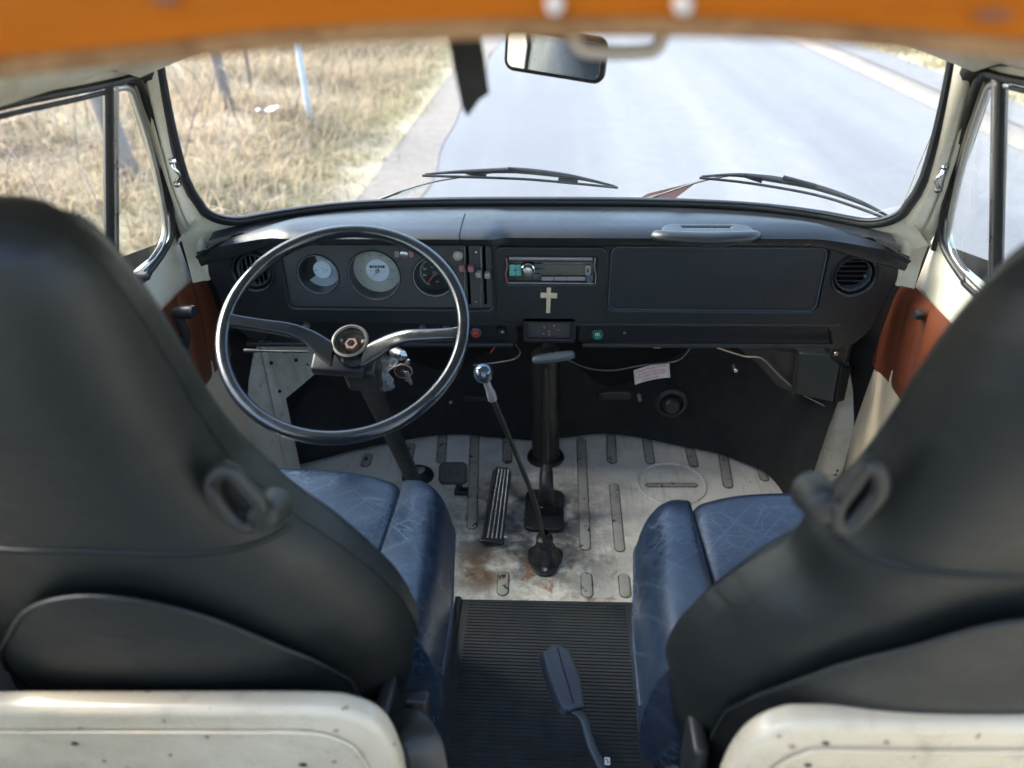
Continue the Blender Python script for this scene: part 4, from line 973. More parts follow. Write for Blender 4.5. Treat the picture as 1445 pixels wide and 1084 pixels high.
gl = thing('gear_lever', 'long thin black gear lever with a chromed ball knob and pale collar', 'gear lever')
base = at(769, 789, Z=-1.213); kn = at(682, 527, Y=1.10)
m1 = at(768, 760, Z=-1.14); m2 = at(752, 716, Y=kn.y+.11)
def onray(px, py, y): return at(px, py, Y=y)
rod = [onray(769, 772, 1.235), onray(765, 748, 1.225), onray(754, 706, 1.205), onray(729, 643, 1.17), onray(704, 583, 1.135), onray(695, 562, 1.122)]
tube('rod', smoothpts(rod, 5), [.0042]*8+[.0050]*18, 'black', gl, 12)
tube('collar', [onray(695, 563, 1.122), onray(692, 553, 1.117), onray(691, 551, 1.116), onray(686, 538, 1.108)], [.0085, .0080, .0065, .0062], 'radio_grey', gl, 14)
kd = (kn-onray(688, 543, 1.112)).normalized()
lathe('ball_knob', [(.006, -.020), (.010, -.015), (.0155, -.008), (.0168, 0), (.0158, .007), (.0125, .012), (.007, .0155), (.0001, .0165)], kn, kd, 'wheel', gl, 36)
bpy.data.objects['ball_knob'].data.materials[0] = simple('dark_polished_knob', (.10, .13, .16), .12, .75, .1)
bs = bpy.data.objects
lathe('boot', [(.010, .080), (.0115, .068), (.0185, .064), (.0195, .050), (.018, .040), (.024, .034), (.026, .022), (.032, .016), (.036, .006), (.038, 0)], (base.x, base.y, -1.212), (-.02, -.02, 1), 'rubber', gl, 32)
plate('base_plate', [smoothpts and [(p.x, p.y) for p in smoothpts([Vector(q+(0,)) for q in ((-.034, .028), (-.036, 0), (-.020, -.042), (0, -.052), (.020, -.042), (.036, 0), (.034, .028), (0, .042))], 5, True)]], .006, .002, 'rubber', gl, fr((base.x, base.y, -1.208), (1, 0, 0), (0, 1, 0)))
lathe('plate_bolt', [(.0001, .005), (.004, .0045), (.006, .002), (.007, 0)], (base.x, base.y-.037, -1.207), (0, 0, 1), 'steel', gl, 14)

pe = thing('accelerator_pedal', 'long ribbed metal accelerator pedal worn bright along its ridges', 'pedal')
pb = at(694, 762, Z=-1.195); pt = at(709, 660, Z=-1.13)
ax = (pt-pb); L = ax.length; PM = fr(pb, Vector((1, .10, 0)).cross(ax).cross(ax)*-1, ax)
PM = fr(pb, ax.cross(Vector((0, -.3, 1))), ax)
plate('pedal_plate', [[(-.024, 0), (.024, 0), (.021, L-.012), (.014, L), (-.014, L), (-.021, L-.012)]], .008, .002, 'shaft', pe, PM)
m_ = simple('worn_bright_ridge', (.5, .52, .52), .32, .9, .5, 60)
for k in range(5):
    x = -.018+.009*k; tube('ridge', [PM @ Vector((x*1.1, .004, .001)), PM @ Vector((x, L*.5, .0015)), PM @ Vector((x*.86, L-.005, .001))], .0019, m_ if 0 < k < 5 else 'black', pe, 8)
for k in range(1, 5): pass
rbox('hinge', (.055, .012, .012), .003, 'shaft', pe, PM @ Matrix.Translation((0, .0, -.006)), 2)
lathe('hinge_pin', [(.0001, .004), (.004, .003), (.005, 0)], PM @ Vector((.030, .012, -.004)), (0, -.3, 1), 'alu', pe, 14)
tube('pedal_link', [PM @ Vector((.0, L*.8, -.008)), at(712, 668, Z=-1.21)], .005, 'shaft', pe, 8)
bp = thing('brake_pedal', 'small dark rectangular brake pedal pad with concentric raised lines', 'pedal')
pc = at(639, 667, Z=-1.10); BM = fr(pc, (1, .05, 0), (0, .72, .5))
plate('pad', [rrect(0, 0, .062, .048, .010, 5)], .012, .003, 'rubber', bp, BM)
for k in range(4): tube('raised_line', [BM @ Vector((x, y, .0005)) for x, y in rrect(0, 0, .050-.012*k, .036-.0095*k, .003, 3)], .0010, 'handle_grey', bp, 6, closed=True)
tube('pedal_arm', [BM @ Vector((0, 0, -.01)), BM @ Vector((.01, .03, -.04)), at(648, 694, Z=-1.21)], .008, 'shaft', bp, 10)
c = at(651, 696, Z=-1.213); rbox('floor_stop', (.034, .022, .012), .003, 'rubber', bp, Matrix.Translation(c+Vector((0, 0, .006))), 2)

# ================================================================== UNDER THE DASH
st = thing('notice_sticker', 'white sticker with red printed notice on the black board below the glovebox', 'sticker')
s0 = at(920, 528, Y=1.60); e1 = at(946, 521, Y=1.60)-at(894, 532, Y=1.60); e2 = at(924, 512, Y=1.60)-at(918, 544, Y=1.60)
SM = fr(s0, e1, e2); W_ = .086; H_ = .040
def bend(p): return SM @ Vector((p[0]+p[1]*.12, p[1]+.0045-(p[0]/.045)**2*.0045, p[2]))
rows = [[bend((-W_/2+W_*i/12, -H_/2+H_*j/4, 0)) for i in range(13)] for j in range(5)]
loft('sticker_sheet', rows, 'paper', st, thick=.0006)
for x in (-.0395, .0395): tube('printed_border', [bend((x, y, .0009)) for y in (-.018, .0, .018)], .0004, 'grey_ink', st, 4)
def stext(s_, size, y, dx=0, m_='red_ink'):
    o = text('printed_line', s_, size, m_, st, None, .0002)
    for v in o.data.vertices: v.co = bend((v.co.x*1.0+dx, v.co.y+y, v.co.z+.0009))
stext('Please Notify Driver', .0088, .0135); stext('at Start of Journey', .0088, .0045); stext('if a CASH RECEIPT', .0088, -.0045); stext('is Required', .0088, -.0135, -.004)

hbx = thing('heater_duct', 'grey-black moulded heater outlet box under the right end of the dashboard', 'heater outlet')
def quadbox(name, front, depth, m, par):
    f = [Vector(p) for p in front]; n = len(f); b = [p+Vector(depth) for p in f]
    o = mk(name, f+b, [tuple(range(n))[::-1], tuple(range(n, 2*n))]+[(i, (i+1) % n, n+(i+1) % n, n+i) for i in range(n)], m, par, True)
    md = o.modifiers.new('b', 'BEVEL'); md.width = .004; md.segments = 2; md.limit_method = 'ANGLE'; return sharp(o, 60)
hd = [at(1128, 498, Y=1.50), at(1168, 500, Y=1.49), at(1186, 516, Y=1.47), at(1176, 568, Y=1.47), at(1120, 556, Y=1.50)]
quadbox('duct_body', hd, (0, .07, .0), 'handle_grey', hbx)
bpy.data.objects['duct_body'].data.materials[0] = simple('grey_black_moulding', (.028, .036, .036), .42, bump=.2, bscale=60)
quadbox('duct_mouth', [at(1187, 517, Y=1.468), at(1202, 519, Y=1.475), at(1192, 566, Y=1.475), at(1177, 570, Y=1.468)], (0, .05, 0), 'hole', hbx)
quadbox('duct_neck', [at(1040, 490, Y=1.53), at(1128, 497, Y=1.51), at(1120, 556, Y=1.51), at(1095, 545, Y=1.53), at(1070, 515, Y=1.53)], (0, .06, 0), 'black', hbx)
tube('duct_flange', [at(1126, 494, Y=1.495), at(1122, 525, Y=1.495), at(1119, 558, Y=1.495)], .004, 'black', hbx, 8)
lathe('duct_screw', [(.0001, .003), (.004, .002), (.005, 0)], at(1180, 499, Y=1.48), (0, -1, 0), 'steel', hbx, 12)
plate('screw_tab', [rrect(0, 0, .03, .022, .004, 3)], .004, .001, 'black', hbx, fr(at(1181, 499, Y=1.484), (1, 0, -.2), (0, 0, 1)))
br = tube('pinched_flange', smoothpts([at(1012, 491, Y=1.505), at(1050, 503, Y=1.505), at(1075, 506, Y=1.505), at(1100, 530, Y=1.505), at(1130, 555, Y=1.505), at(1168, 575, Y=1.505)], 4), .0030, 'beige_plastic', None, 6, flat=.6); tag(br, 'torn pale metal flange edging the heater duct under the dash', 'flange')
cbl = tube('dash_cable', smoothpts([at(801, 508, Y=1.54), at(830, 520, Y=1.54), at(865, 523, Y=1.55), at(905, 516, Y=1.56), at(945, 512, Y=1.56), at(962, 506, Y=1.55), at(974, 492, Y=1.54)], 5), .0016, 'handle_grey', None, 8); tag(cbl, 'thin grey cable sagging below the glovebox above the sticker', 'cable')
cb2 = tube('dash_cable', smoothpts([at(728, 487, Y=1.50), at(734, 498, Y=1.50), at(726, 507, Y=1.50), at(700, 512, Y=1.52), at(668, 516, Y=1.52)], 5), .0018, 'handle_grey', None, 8); tag(cb2, 'short loose cable looping down between gear knob and ashtray', 'cable')
cb3 = tube('red_wire', smoothpts([at(692, 498, Y=1.50), at(697, 492, Y=1.49), at(702, 487, Y=1.48)], 4), .0014, 'red_lens', None, 8); tag(cb3, 'tiny red wire end poking below the switch strip', 'wire')
cp = at(947, 568, Y=1.66); cap = thing('board_grommet', 'large round black rubber cap on the board under the glovebox', 'cap', loc=cp)
lathe('cap_rim', [(.040, 0), (.040, .006), (.030, .010), (.026, .004)], (0, 0, 0), (0, -1, .1), 'rubber', cap, 32)
lathe('cap_dome', [(.0001, .026), (.016, .025), (.021, .020), (.022, 0)], (0, -.004, 0), (0, -1, .1), 'rubber', cap, 32)
for px, py, lab in ((636, 567, 'small bright bolt on the black board left of the gear lever'), (1038, 522, 'tiny bright bolt on the black board near the heater duct'), (903, 564, 'small dull stud on the black board left of the rubber cap')):
    p = at(px, py, Y=1.60); tag(lathe('board_bolt', [(.0001, .006), (.004, .0055), (.0055, .003), (.006, -.02)], p, (0, -1, 0), 'steel' if px != 903 else 'handle_grey', None, 14), lab, 'bolt', 'bolts on the black board')
bk = plate('board_bracket', [[(-.035, -.006), (.035, -.006), (.035, .006), (.022, .010), (-.022, .010), (-.035, .006)]], .012, .003, 'rubber', None, fr(at(868, 560, Y=1.60), (1, 0, .03), (0, 0, 1))); tag(bk, 'flat black bracket on the board under the cable', 'bracket')
bk = plate('board_bracket', [[(-.03, -.005), (.03, -.005), (.03, .004), (-.03, .004)]], .012, .002, 'rubber', None, fr(at(672, 563, Y=1.60), (1, 0, .0), (0, 0, 1))); tag(bk, 'narrow black bracket on the board behind the gear lever', 'bracket')

# ================================================================== AISLE
mt = thing('floor_mat', 'black finely ribbed rubber mat covering the aisle between the seats', 'floor mat')
ym = 1.132; x0, x1 = -.166, .194
plate('mat_sheet', [[(x0, .0), (x1+.01, .0), (x1, ym), (x0, ym-.006)]], .005, .001, 'mat', mt, fr((0, 0, -1.209), (1, 0, 0), (0, 1, 0)))
V = []; F = []
y = .30
while y < ym-.012:
    i = len(V); a_, b_ = x0+.018, x1-.018; h_ = .0022
    V += [(a_, y, -1.2092), (b_, y, -1.2092), (b_, y+.0012, -1.2092+h_), (a_, y+.0012, -1.2092+h_), (b_, y+.0034, -1.2092+h_), (a_, y+.0034, -1.2092+h_), (b_, y+.0046, -1.2092), (a_, y+.0046, -1.2092)]
    F += [(i, i+1, i+2, i+3), (i+3, i+2, i+4, i+5), (i+5, i+4, i+6, i+7)]; y += .0078
tag(mk('mat_ribs', V, F, 'mat', mt, False, False), kind='stuff')
for s, xx in ((-1, x0), (1, x1)):
    loft('mat_edge', [[(xx, y_, -1.207), (xx+s*.006, y_, -1.203), (xx+s*.010, y_, -1.205+.03*min(1, (ym-y_)/.35)), (xx+s*.012, y_, -1.203+.06*min(1, (ym-y_)/.35))] for y_ in (.1, .3, .5, .7, .9, 1.0, 1.06, ym-.004)], 'mat', mt, thick=.002)
# belt buckle lying over the mat
bu = thing('seatbelt_buckle', 'grey plastic seat belt buckle on a flexible stalk lying over the black mat', 'seat belt buckle')
zb = -1.06
b0 = at(786, 918, Z=zb); b1 = at(812, 992, Z=zb-.02)
ax = b1-b0; Lb = ax.length; sd_ = Vector((1, .55, 0)); sd_ = (sd_-ax.normalized()*sd_.dot(ax.normalized())).normalized()
BM = fr(b0, ax.cross(Vector((.35, -.2, 1))), ax)
plate('buckle_body', [[(-.019, .002), (.001, -.008), (.021, .004), (.024, .045), (.020, Lb-.002), (.012, Lb+.003), (-.010, Lb+.002), (-.020, Lb*.62)]], .026, .006, 'buckle', bu, BM, 4)
bpy.data.objects['buckle_body'].data.materials[0] = simple('blue_grey_buckle', (.085, .10, .125), .45)
tube('buckle_seam', [BM @ Vector(q) for q in ((-.002, -.004, .0008), (.001, Lb*.5, .0016), (.004, Lb, .0008))], .0009, 'black', bu, 6)
rbox('buckle_neck', (.030, .012, .020), .004, 'rubber', bu, BM @ Matrix.Translation((.002, Lb+.003, -.012)), 2)
st_ = smoothpts([BM @ Vector((.004, Lb+.004, -.012)), at(822, 1012, Z=zb-.04), at(834, 1050, Z=zb-.06), at(850, 1084, Z=zb-.08), at(862, 1120, Z=zb-.10)], 4)
tube('buckle_stalk', st_, .0075, 'handle_grey', bu, 10, flat=.45, upref=(0, 0, 1))
tgm = fr(at(857, 1074, Z=zb-.07), (1, 0, 0), (0, 1, .15)); plate('stalk_label', [rrect(0, 0, .0085, .0115, .0008, 2)], .0012, .0002, 'white_print', bu, tgm)
text('label_mark', '2', .010, 'hole', bu, tgm @ Matrix.Translation((0, 0, .0004)) @ Matrix.Rotation(.5, 4, 'Z'))

# ================================================================== SEATS
def leather_rise(x, y): return 0
mat['guide'] = simple('satin_black_guide', (.010, .011, .010), .55, bump=.15, bscale=60)
def seat(s, label):
    T = thing('front_seat', label, 'seat', 'front seats')
    off = 0 if s < 0 else -.035                                  # the right seat sits slid a little back
    xc = s*.42 + (0 if s < 0 else .015)
    def Pn(x, y, z): return Vector((x, y, z))
    # seat box (painted metal) and runner
    bx = rbox('seat_box', (.50, .62, .30), .02, 'seatbox', T, Matrix.Translation((s*.445+(.012 if s > 0 else 0), .70+off, -1.063)), 2)
    xi = xc - s*.235
    tube('seat_runner', [(xi, .45, -.905), (xi, .98+off, -.905)], .009, 'shaft', T, 10)
    # cushion centre
    zt = -.775
    def cush(p):
        x, y, z = p
        u = y/.26
        z2 = z + (.018*math.cos(min(1, abs(x)/.20)*PI/2) if z > 0 else 0) - (.03*max(0, u-.55)**1.5 if z > 0 else 0)
        y2 = y - .05*max(0, (abs(x)-.1)/.15)**2*(1 if y > 0 else 0)
        return (x, y2, z2 + .03*max(0, -u)**1.2*(1 if z > 0 else 0)*0)
    yc = .815+off
    rbox('cushion_centre', (.400, .36, .13), .024, 'blue', T, Matrix.Translation((xc-s*.0, yc, zt-.065)), 6, 14, cush)
    # inner and outer bolsters: rise from the front edge towards the backrest
    for q, nm in ((-s, 'cushion_bolster'), (s, 'cushion_bolster')):
        rows = []
        N = 34
        for i in range(N+1):
            v = i/N; y = yc+.181-.350*v                             # front -> rear
            e = math.sqrt(1-(1-min(1, v/.16))**2)
            zt2 = zt+.002 + .026*sm(.10, .9, v) - .022*(1-e); zb2 = zt-.150-.03*v+.03*(1-e)
            xin = xc+q*.194; hw = (.041+.008*sm(.1, .7, v))*(.25+.75*e); cx2 = xin+q*(.003+hw)
            cz = (zt2+zb2)/2; hh = (zt2-zb2)/2
            row = []
            for k in range(28):
                a = 2*PI*k/28; ca, sa = math.cos(a), math.sin(a)
                inn_ = (ca*q < 0); px = np.sign(ca)*abs(ca)**(.35 if inn_ else .75)*hw; pz = np.sign(sa)*abs(sa)**(.5 if inn_ else .8)*hh
                row.append((cx2+px+q*.010*(pz/hh if hh else 0)*-1, y+(.0), cz+pz))
            rows.append(row)
        c0 = sum((Vector(p) for p in rows[0]), Vector())/28; c1 = sum((Vector(p) for p in rows[-1]), Vector())/28
        rows = [[c0+Vector((0, .004, 0)) for _ in range(28)]]+rows+[[c1 for _ in range(28)]]
        bo = loft(nm, rows, 'blue', T, closed_u=True)
        # piping along the bolster's outer flank
        tube('piping', [Vector(rows[i][0 if q > 0 else 14])+Vector((q*.001, 0, -.012)) for i in range(3, N)], .0028, 'blue', bo, 8)
    # side cover and levers on the aisle side
    rbox('side_cover', (.014, .40, .07), .006, 'black', T, Matrix.Translation((xc-s*.236, .74+off, -.915)), 3)
    lv = rbox('recliner_lever', (.018, .055, .022), .006, 'handle_grey', T, Matrix.Translation((xc-s*.252, .93+off, -.865)), 3)
    lathe('recliner_knob', [(.0001, .020), (.012, .018), (.015, .010), (.015, -.01)], (xc-s*.240, .88+off, -.90), (-s, 0, 0), 'black', T, 20)
    rbox('hinge_cover', (.02, .06, .10), .008, 'black', T, Matrix.Translation((xc-s*.238, .60+off, -.86)), 3)
    # backrest: shell lofted along the reclined spine
    st = SPINE if s < 0 else SPINE_R
    rows = []; rowsf = []
    n = 40
    for (yy, zz, hw, xcc, th) in st:
        rows.append(None)
    K = len(st); ctrl = [Vector((a[2], a[3], a[4])) for a in st]; cen = [Vector((0, a[0], a[1])) for a in st]
    C2 = smoothpts(cen, 5); W2 = smoothpts(ctrl, 5); rows = []; front = []
    for i, (c, w_) in enumerate(zip(C2, W2)):
        tg = (C2[min(i+1, len(C2)-1)]-C2[max(i-1, 0)]).normalized(); nf = Vector((1, 0, 0)).cross(tg).normalized()
        if nf.y > 0: nf = -nf                                       # nf points to the rear (toward the lens)
        row = []
        for k in range(n):
            a = 2*PI*k/n; ca, sa = math.cos(a), math.sin(a)
            X = w_.y + np.sign(ca)*abs(ca)**.72*w_.x; B = np.sign(sa)*abs(sa)**.62*w_.z
            # shoulders of the rear shell roll forward to the sides
            if sa > 0: B -= .35*w_.z*abs(ca)**3
            row.append(Vector((X, c.y, c.z))+nf*B)
        rows.append(row)
    top = sum(rows[-1], Vector())/n
    rr_ = []
    for f in (.85, .6, .3, .0):
        rr_.append([top+(p-top)*f+Vector((0, 0, .020*math.sqrt(1-f*f)*1.0)) for p in rows[-1]])
    rows += rr_
    sh = loft('backrest', rows, 'seat_shell', T, closed_u=True)
    # blue leather facing on the front side of the backrest
    fr_rows = []
    for i in range(4, len(C2)-2):
        row = rows[i]; fr_rows.append([row[n//2+k]+ (row[n//2+k]-sum(row, Vector())/n).normalized()*.006 for k in range(5, n//2-4)])
    loft('front_facing', fr_rows, 'blue', T, thick=.003)
    def rear(u, v, lift=.0):
        """point on the rear shell: v along the spine 0..1 (0 = bottom), u across -1..1"""
        i = v*(len(C2)-1); i0 = min(int(i), len(C2)-2); f = i-i0; out = []
        for ii in (i0, i0+1):
            c, w_ = C2[ii], W2[ii]; tg = (C2[min(ii+1, len(C2)-1)]-C2[max(ii-1, 0)]).normalized(); nf = Vector((1, 0, 0)).cross(tg).normalized()
            if nf.y > 0: nf = -nf
            ca = np.sign(u)*abs(u)**(1/.72); sa = math.sqrt(max(0, 1-ca*ca)); B = sa**.62*w_.z-.35*w_.z*abs(ca)**3
            out.append((Vector((w_.y+u*w_.x, c.y, c.z))+nf*(B+lift), nf))
        return out[0][0].lerp(out[1][0], f)
    # seam across the shell and the arched pocket flap
    tube('cross_seam', [rear(-.97+1.94*k/40, (.56 if s < 0 else .64)-.05*(-.97+1.94*k/40)**2, .0005) for k in range(41)], .0016, 'seat_shell', sh, 6)
    tube('cross_seam', [rear(-.97+1.94*k/40, (.553 if s < 0 else .633)-.05*(-.97+1.94*k/40)**2, .0002) for k in range(41)], .0008, 'hole', sh, 6)
    fl_rows = []
    for j in range(9):
        f = j/8; row = []
        for k in range(33):
            t = -1+2*k/32; h_ = (1-abs(t)**2.2)**.6; vt = .14+(.345 if s < 0 else .44)*h_; v_ = .10+(vt-.10)*f; row.append(rear(t*(.80 if s < 0 else .86), v_, .002+.016*math.sin(f*PI*.9)**.6*h_+.006*f))
        fl_rows.append(row)
    fp_ = loft('map_pocket', fl_rows, 'seat_shell', T, thick=.002)
    tube('pocket_hem', [fl_rows[-1][k]+Vector((0, -.002, .001)) for k in range(33)], .0030, 'seat_shell', fp_, 8)
    # belt guide on the inner shoulder
    if s < 0: L1 = [(300, 690), (308, 668), (325, 664), (350, 690), (368, 712), (362, 735), (345, 742), (318, 722)]; kc, kd_ = (372, 728), (352, 742)
    else: L1 = [(1222, 656), (1238, 664), (1240, 690), (1222, 716), (1196, 742), (1180, 738), (1180, 715), (1203, 680)]; kc, kd_ = (1163, 712), (1178, 712)
    yg = .530 if s < 0 else .482
    P = smoothpts([at(px, py, Y=yg) for px, py in L1], 5, closed=True)
    gd = tube('belt_guide', P, .0078, mat['guide'], T, 12, closed=True)
    cc = sum(P, Vector())/len(P)
    mk('guide_plate', [cc+(p-cc)*.8+Vector((0, .008, 0)) for p in P], [tuple(range(len(P)))], mat['guide'], gd)
    kk = at(*kc, Y=yg+.004)
    lathe('guide_knob', [(.0001, .008), (.011, .0075), (.0145, .005), (.0160, .000), (.017, -.008), (.018, -.03)], kk, (0, -1, .35), mat['guide'], gd, 28)
    for q in (L1[0], kd_): lathe('guide_stud', [(.0001, .006), (.004, .004), (.005, 0)], at(*q, Y=yg-.010), (0, -1, 0), mat['guide'], gd, 12)
    return T, rear
SPINE = [(.760, -1.16, .225, -.420, .060), (.705, -1.01, .245, -.420, .070), (.672, -.88, .268, -.424, .078), (.650, -.77, .280, -.425, .080), (.636, -.71, .278, -.425, .078), (.625, -.655, .262, -.425, .076),
         (.608, -.58, .222, -.425, .074), (.596, -.53, .186, -.425, .072), (.584, -.48, .158, -.425, .070), (.574, -.435, .138, -.425, .068), (.560, -.38, .127, -.425, .066), (.546, -.32, .121, -.425, .064), (.533, -.26, .113, -.425, .058), (.524, -.215, .101, -.425, .050), (.517, -.190, .085, -.425, .042)]
SPINE_R = [(y-.042, z, w_, .430, t) for y, z, w_, x, t in SPINE]
SPINE_R = [(y, z, w_+(.010 if z > -.5 else -.012), x, t) for y, z, w_, x, t in SPINE_R]
seat(-1, 'blue leather driver seat with dark high backrest in front of the steering wheel')
seat(1, 'blue leather passenger seat with dark high backrest on the right of the aisle')

# seat belt reel cover low beside the left seat
o = thing('belt_anchor', 'black belt anchor strap and bracket low beside the driver seat at the partition', 'belt anchor')
a = at(590, 1000, Y=.60); rbox('anchor_bracket', (.03, .02, .05), .005, 'black', o, Matrix.Translation(a), 2)
tube('anchor_strap', smoothpts([at(548, 1030, Y=.56), at(575, 1022, Y=.56), at(598, 1050, Y=.54), at(608, 1100, Y=.52)], 5), .022, 'shaft', o, 10, flat=.2, upref=(0, 0, 1))

# ================================================================== PARTITIONS BEHIND THE SEATS
def partition(pix, yb, label, spots, s):
    T = thing('partition_panel', label, 'partition', 'cream partitions behind the seats')
    P2 = [at(px, py+(32 if s < 0 else 40), Y=yb) for px, py in pix]; ol = smoothpts([Vector((p.x, p.z, 0)) for p in P2], 6); xo = s*.76
    out = [(p.x, p.y) for p in ol]; out = out+[(out[-1][0], -1.2), (xo, -1.2), (xo, out[0][1])]
    plate('panel', [out], .030, .010, 'bulk', T, fr((0, yb, 0), (1, 0, 0), (0, 0, 1)), 4)
    # inset face with a rolled bead
    inn = [Vector((p.x+(s*.022 if abs(p.x) < .30 else 0)*min(1, max(0, (abs(.30)-abs(p.x))/.05)), yb-.003, p.y-.024)) for p in ol]
    tube('rolled_bead', inn, .0019, 'bulk', T, 8)
    for px, py, r_ in spots:
        p = at(px, py, Y=yb-.0015); a0 = px
        plate('chip', [[(r_*.7*math.cos(k*.8+a0)*(1+.4*math.sin(2.3*k+a0)), .4*r_*math.sin(k*.8+a0)) for k in range(8)]], .0016, .0003, 'rustnut' if r_ < .004 else 'hole', T, fr(p+Vector((0, -.0005, 0)), (1, 0, 0), (0, 0, 1)))
    return T
partition([(-40, 979), (120, 979), (300, 979), (440, 980), (490, 986), (525, 1003), (547, 1040), (558, 1084), (562, 1110)], .500, 'chipped cream metal partition panel behind the driver seat, lower left', ((105, 1050, .0055), (146, 1075, .003), (292, 1041, .003), (112, 1029, .0032), (430, 1034, .0045), (474, 1032, .003), (428, 1080, .005), (472, 1076, .003)), -1)
partition([(1500, 996), (1300, 996), (1150, 994), (1110, 998), (1075, 1014), (1050, 1042), (1034, 1075), (1022, 1110)], .470, 'chipped cream metal partition panel behind the passenger seat, lower right', ((1119, 1055, .0035), (1166, 1050, .004), (1252, 1049, .0034), (1140, 1081, .004), (1100, 1040, .002)), 1)

# ================================================================== OVERHEAD
mat['stain'] = simple('dark_wood_stain', (.12, .035, .008), .5)
ob = thing('overhead_board', 'arched orange varnished board with dark edge crossing above the windscreen', 'overhead board')
bot = smoothpts([at(px, py, Y=.40) for px, py in ((-160, 98), (0, 80), (200, 62), (400, 40), (600, 29), (780, 24), (1000, 24), (1200, 34), (1445, 55), (1600, 72))], 5)
loft('board_face', [[p+Vector((0, 0, 0)) for p in bot], [p+Vector((0, .004, .05)) for p in bot], [p+Vector((0, .012, .16)) for p in bot]], 'orange', ob, thick=.016)
tube('board_edge', [p+Vector((0, .008, -.0015)) for p in bot], .0085, 'orange_edge', ob, 10)
tube('underside_lip', [p+Vector((0, .045, -.006)) for p in bot], .0055, 'pillar', ob, 10)
for px, m_ in ((783, 'knob_cream'), (965, 'knob_cream')): lathe('screw_head', [(.0001, .004), (.0035, .0035), (.0045, -.01)], at(px, 9, Y=.378), (0, -1, 0), m_, ob, 14)
for px, py, r_ in ((1400, 22, .006), (235, 1, .005)): 
    p = at(px, py, Y=.3815); plate('stain', [[(r_*math.cos(k*.7)*(1.4+.3*math.sin(3*k)), r_*.35*math.sin(k*.7)) for k in range(9)]], .0008, .0001, mat['stain'], ob, fr(p+Vector((0, -.001, 0)), (1, 0, 0), (0, 0, 1)))
hn = tube('pull_handle', smoothpts([at(806, 30, Y=.55), at(808, 52, Y=.55), at(822, 70, Y=.55), at(850, 74, Y=.55), at(900, 74, Y=.55), at(925, 69, Y=.55), at(934, 52, Y=.55), at(936, 30, Y=.55)], 5), .0048, 'alu', None, 12); tag(hn, 'pale grey metal pull loop hanging under the orange board beside the mirror', 'handle')
hn.data.materials[0] = simple('pale_grey_metal', (.42, .40, .38), .4)
sp = [at(px, py, Y=.62) for px, py in ((628, 30), (674, 30), (683, 80), (690, 132), (676, 142), (660, 165), (652, 152), (640, 95))]
o = mk('hanging_strap', sp+[p+Vector((0, .003, 0)) for p in sp], [tuple(range(8)), tuple(range(15, 7, -1))]+[(i, 8+i, 8+(i+1) % 8, (i+1) % 8) for i in range(8)], 'black_matt', None, False); tag(o, 'short black webbing strap with torn tip hanging in front of the windscreen', 'strap')

# rear-view mirror
mr = thing('rear_view_mirror', 'rounded rectangular interior mirror at the top of the windscreen reflecting the left seat side', 'mirror')
mc = at(781, 78, Y=1.22); tgt = Vector((-.66, .40, -.36)); nrm = ((CAM-mc).normalized()+(tgt-mc).normalized()).normalized()
xx = Vector((0, 0, 1)).cross(nrm); xx = xx.normalized(); yy = nrm.cross(xx)
rl = -math.radians(5.5); x2 = xx*math.cos(rl)+yy*math.sin(rl); MM = fr(mc, x2, nrm.cross(x2))
plate('housing', [rrect(0, 0, .152, .056, .012, 6)], .014, .004, 'black', mr, MM @ Matrix.Translation((0, 0, -.001)), 3)
plate('mirror_glass', [rrect(0, 0, .146, .050, .010, 6)], .002, .0004, 'mirror', mr, MM @ Matrix.Translation((0, 0, .0015)))
tube('stem', [mc+Vector((0, .012, 0)), mc+Vector((.0, .04, .03)), mc+Vector((0, .05, .11))], .006, 'chrome', mr, 12)

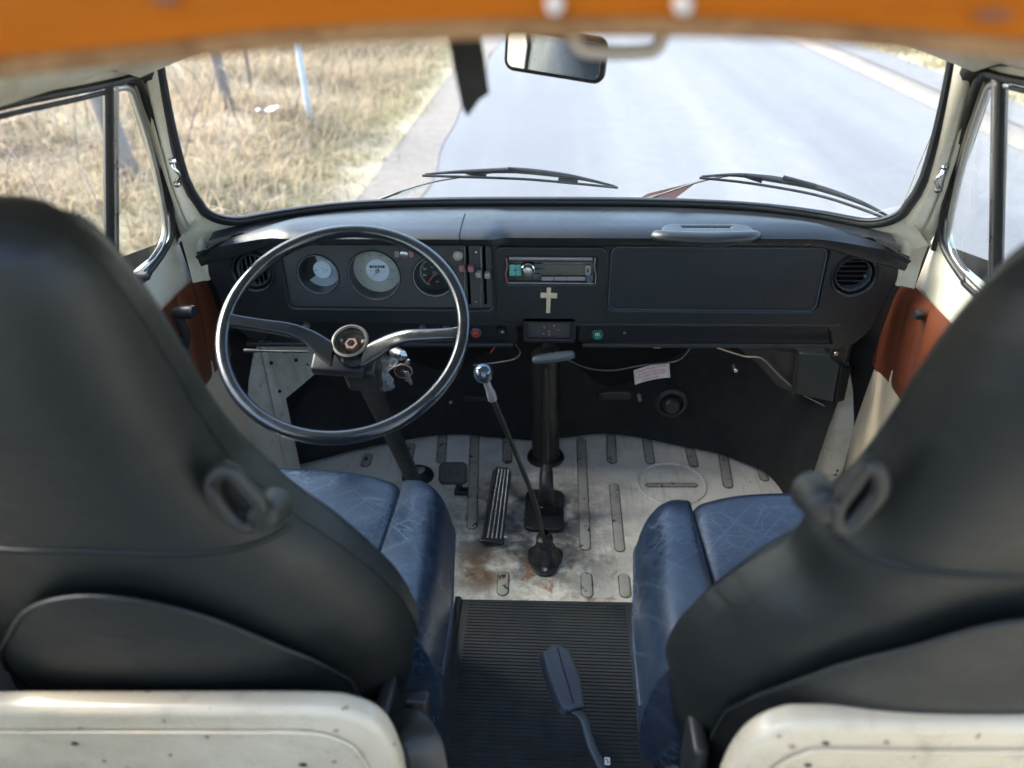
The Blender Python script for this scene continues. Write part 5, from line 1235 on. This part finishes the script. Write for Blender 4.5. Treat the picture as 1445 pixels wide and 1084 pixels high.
# ================================================================== WIPERS AND AERIAL
def wiper(blade, spine, joint, arm, label):
    T = thing('windscreen_wiper', label, 'wiper', 'windscreen wipers')
    W_ = lambda l, o=.030: [ws_on(px, py, o) for px, py in l]
    tube('rubber_blade', smoothpts(W_(blade, .022), 5), .0028, 'rubber', T, 8)
    sp = smoothpts(W_(spine, .032), 5); tube('spring_bow', sp, [.0022+.0045*math.sin(PI*k/(len(sp)-1))**1.5 for k in range(len(sp))], 'black', T, 10)
    for q in joint: a_, b_ = W_([q[0], q[1]], .030); tube('claw', [a_, b_], .0042, 'black', T, 8)
    am = W_(arm, .045); tube('arm', smoothpts(am, 5), [.0065]*6+[.0035]*(len(smoothpts(am, 5))-6), 'black', T, 10, flat=.6)
    return T
wiper([(596, 248), (660, 250), (740, 253), (810, 259), (872, 265)], [(600, 246), (640, 243), (700, 241), (735, 241), (790, 247), (830, 254), (868, 263)], [((657, 243), (686, 249)), ((788, 252), (815, 257)), ((717, 238), (755, 243))], [(515, 290), (560, 272), (606, 258), (650, 250), (700, 243), (740, 241)], 'black wiper resting low on the glass above the left half of the dash')
wiper([(987, 251), (1060, 259), (1150, 275), (1215, 295), (1268, 316)], [(990, 249), (1040, 247), (1090, 253), (1150, 264), (1215, 286), (1262, 310)], [((1048, 247), (1075, 256)), ((1178, 272), (1218, 287)), ((1105, 250), (1150, 262))], [(890, 288), (925, 277), (985, 257), (1040, 247), (1095, 250), (1130, 260)], 'black wiper resting low on the glass above the glovebox')
for (p3, lab) in ((((535, 283), (575, 268), (598, 262), (560, 284)), 'pale left wiper base plate on the cowl outside the glass'), (((895, 284), (915, 273), (985, 256), (950, 282)), 'faded pink right wiper base plate on the cowl outside the glass')):
    q = [ws_on(px, py, .06) for px, py in p3]
    o = mk('wiper_base', q+[p+Vector((0, .004, -.002)) for p in q], [(0, 1, 2, 3), (7, 6, 5, 4), (0, 4, 5, 1), (1, 5, 6, 2), (2, 6, 7, 3), (3, 7, 4, 0)], 'litter' if 'left' in lab else 'pink', None, False); tag(o, lab, 'wiper base', 'wiper base plates')
o = tube('aerial', [ws_on(1268, 306, .06), ws_on(1300, 225, .10), ws_on(1345, 120, .14)], [.0016, .0014, .0010], 'steel', None, 8); tag(o, 'thin radio aerial rising outside the right side of the windscreen', 'aerial')
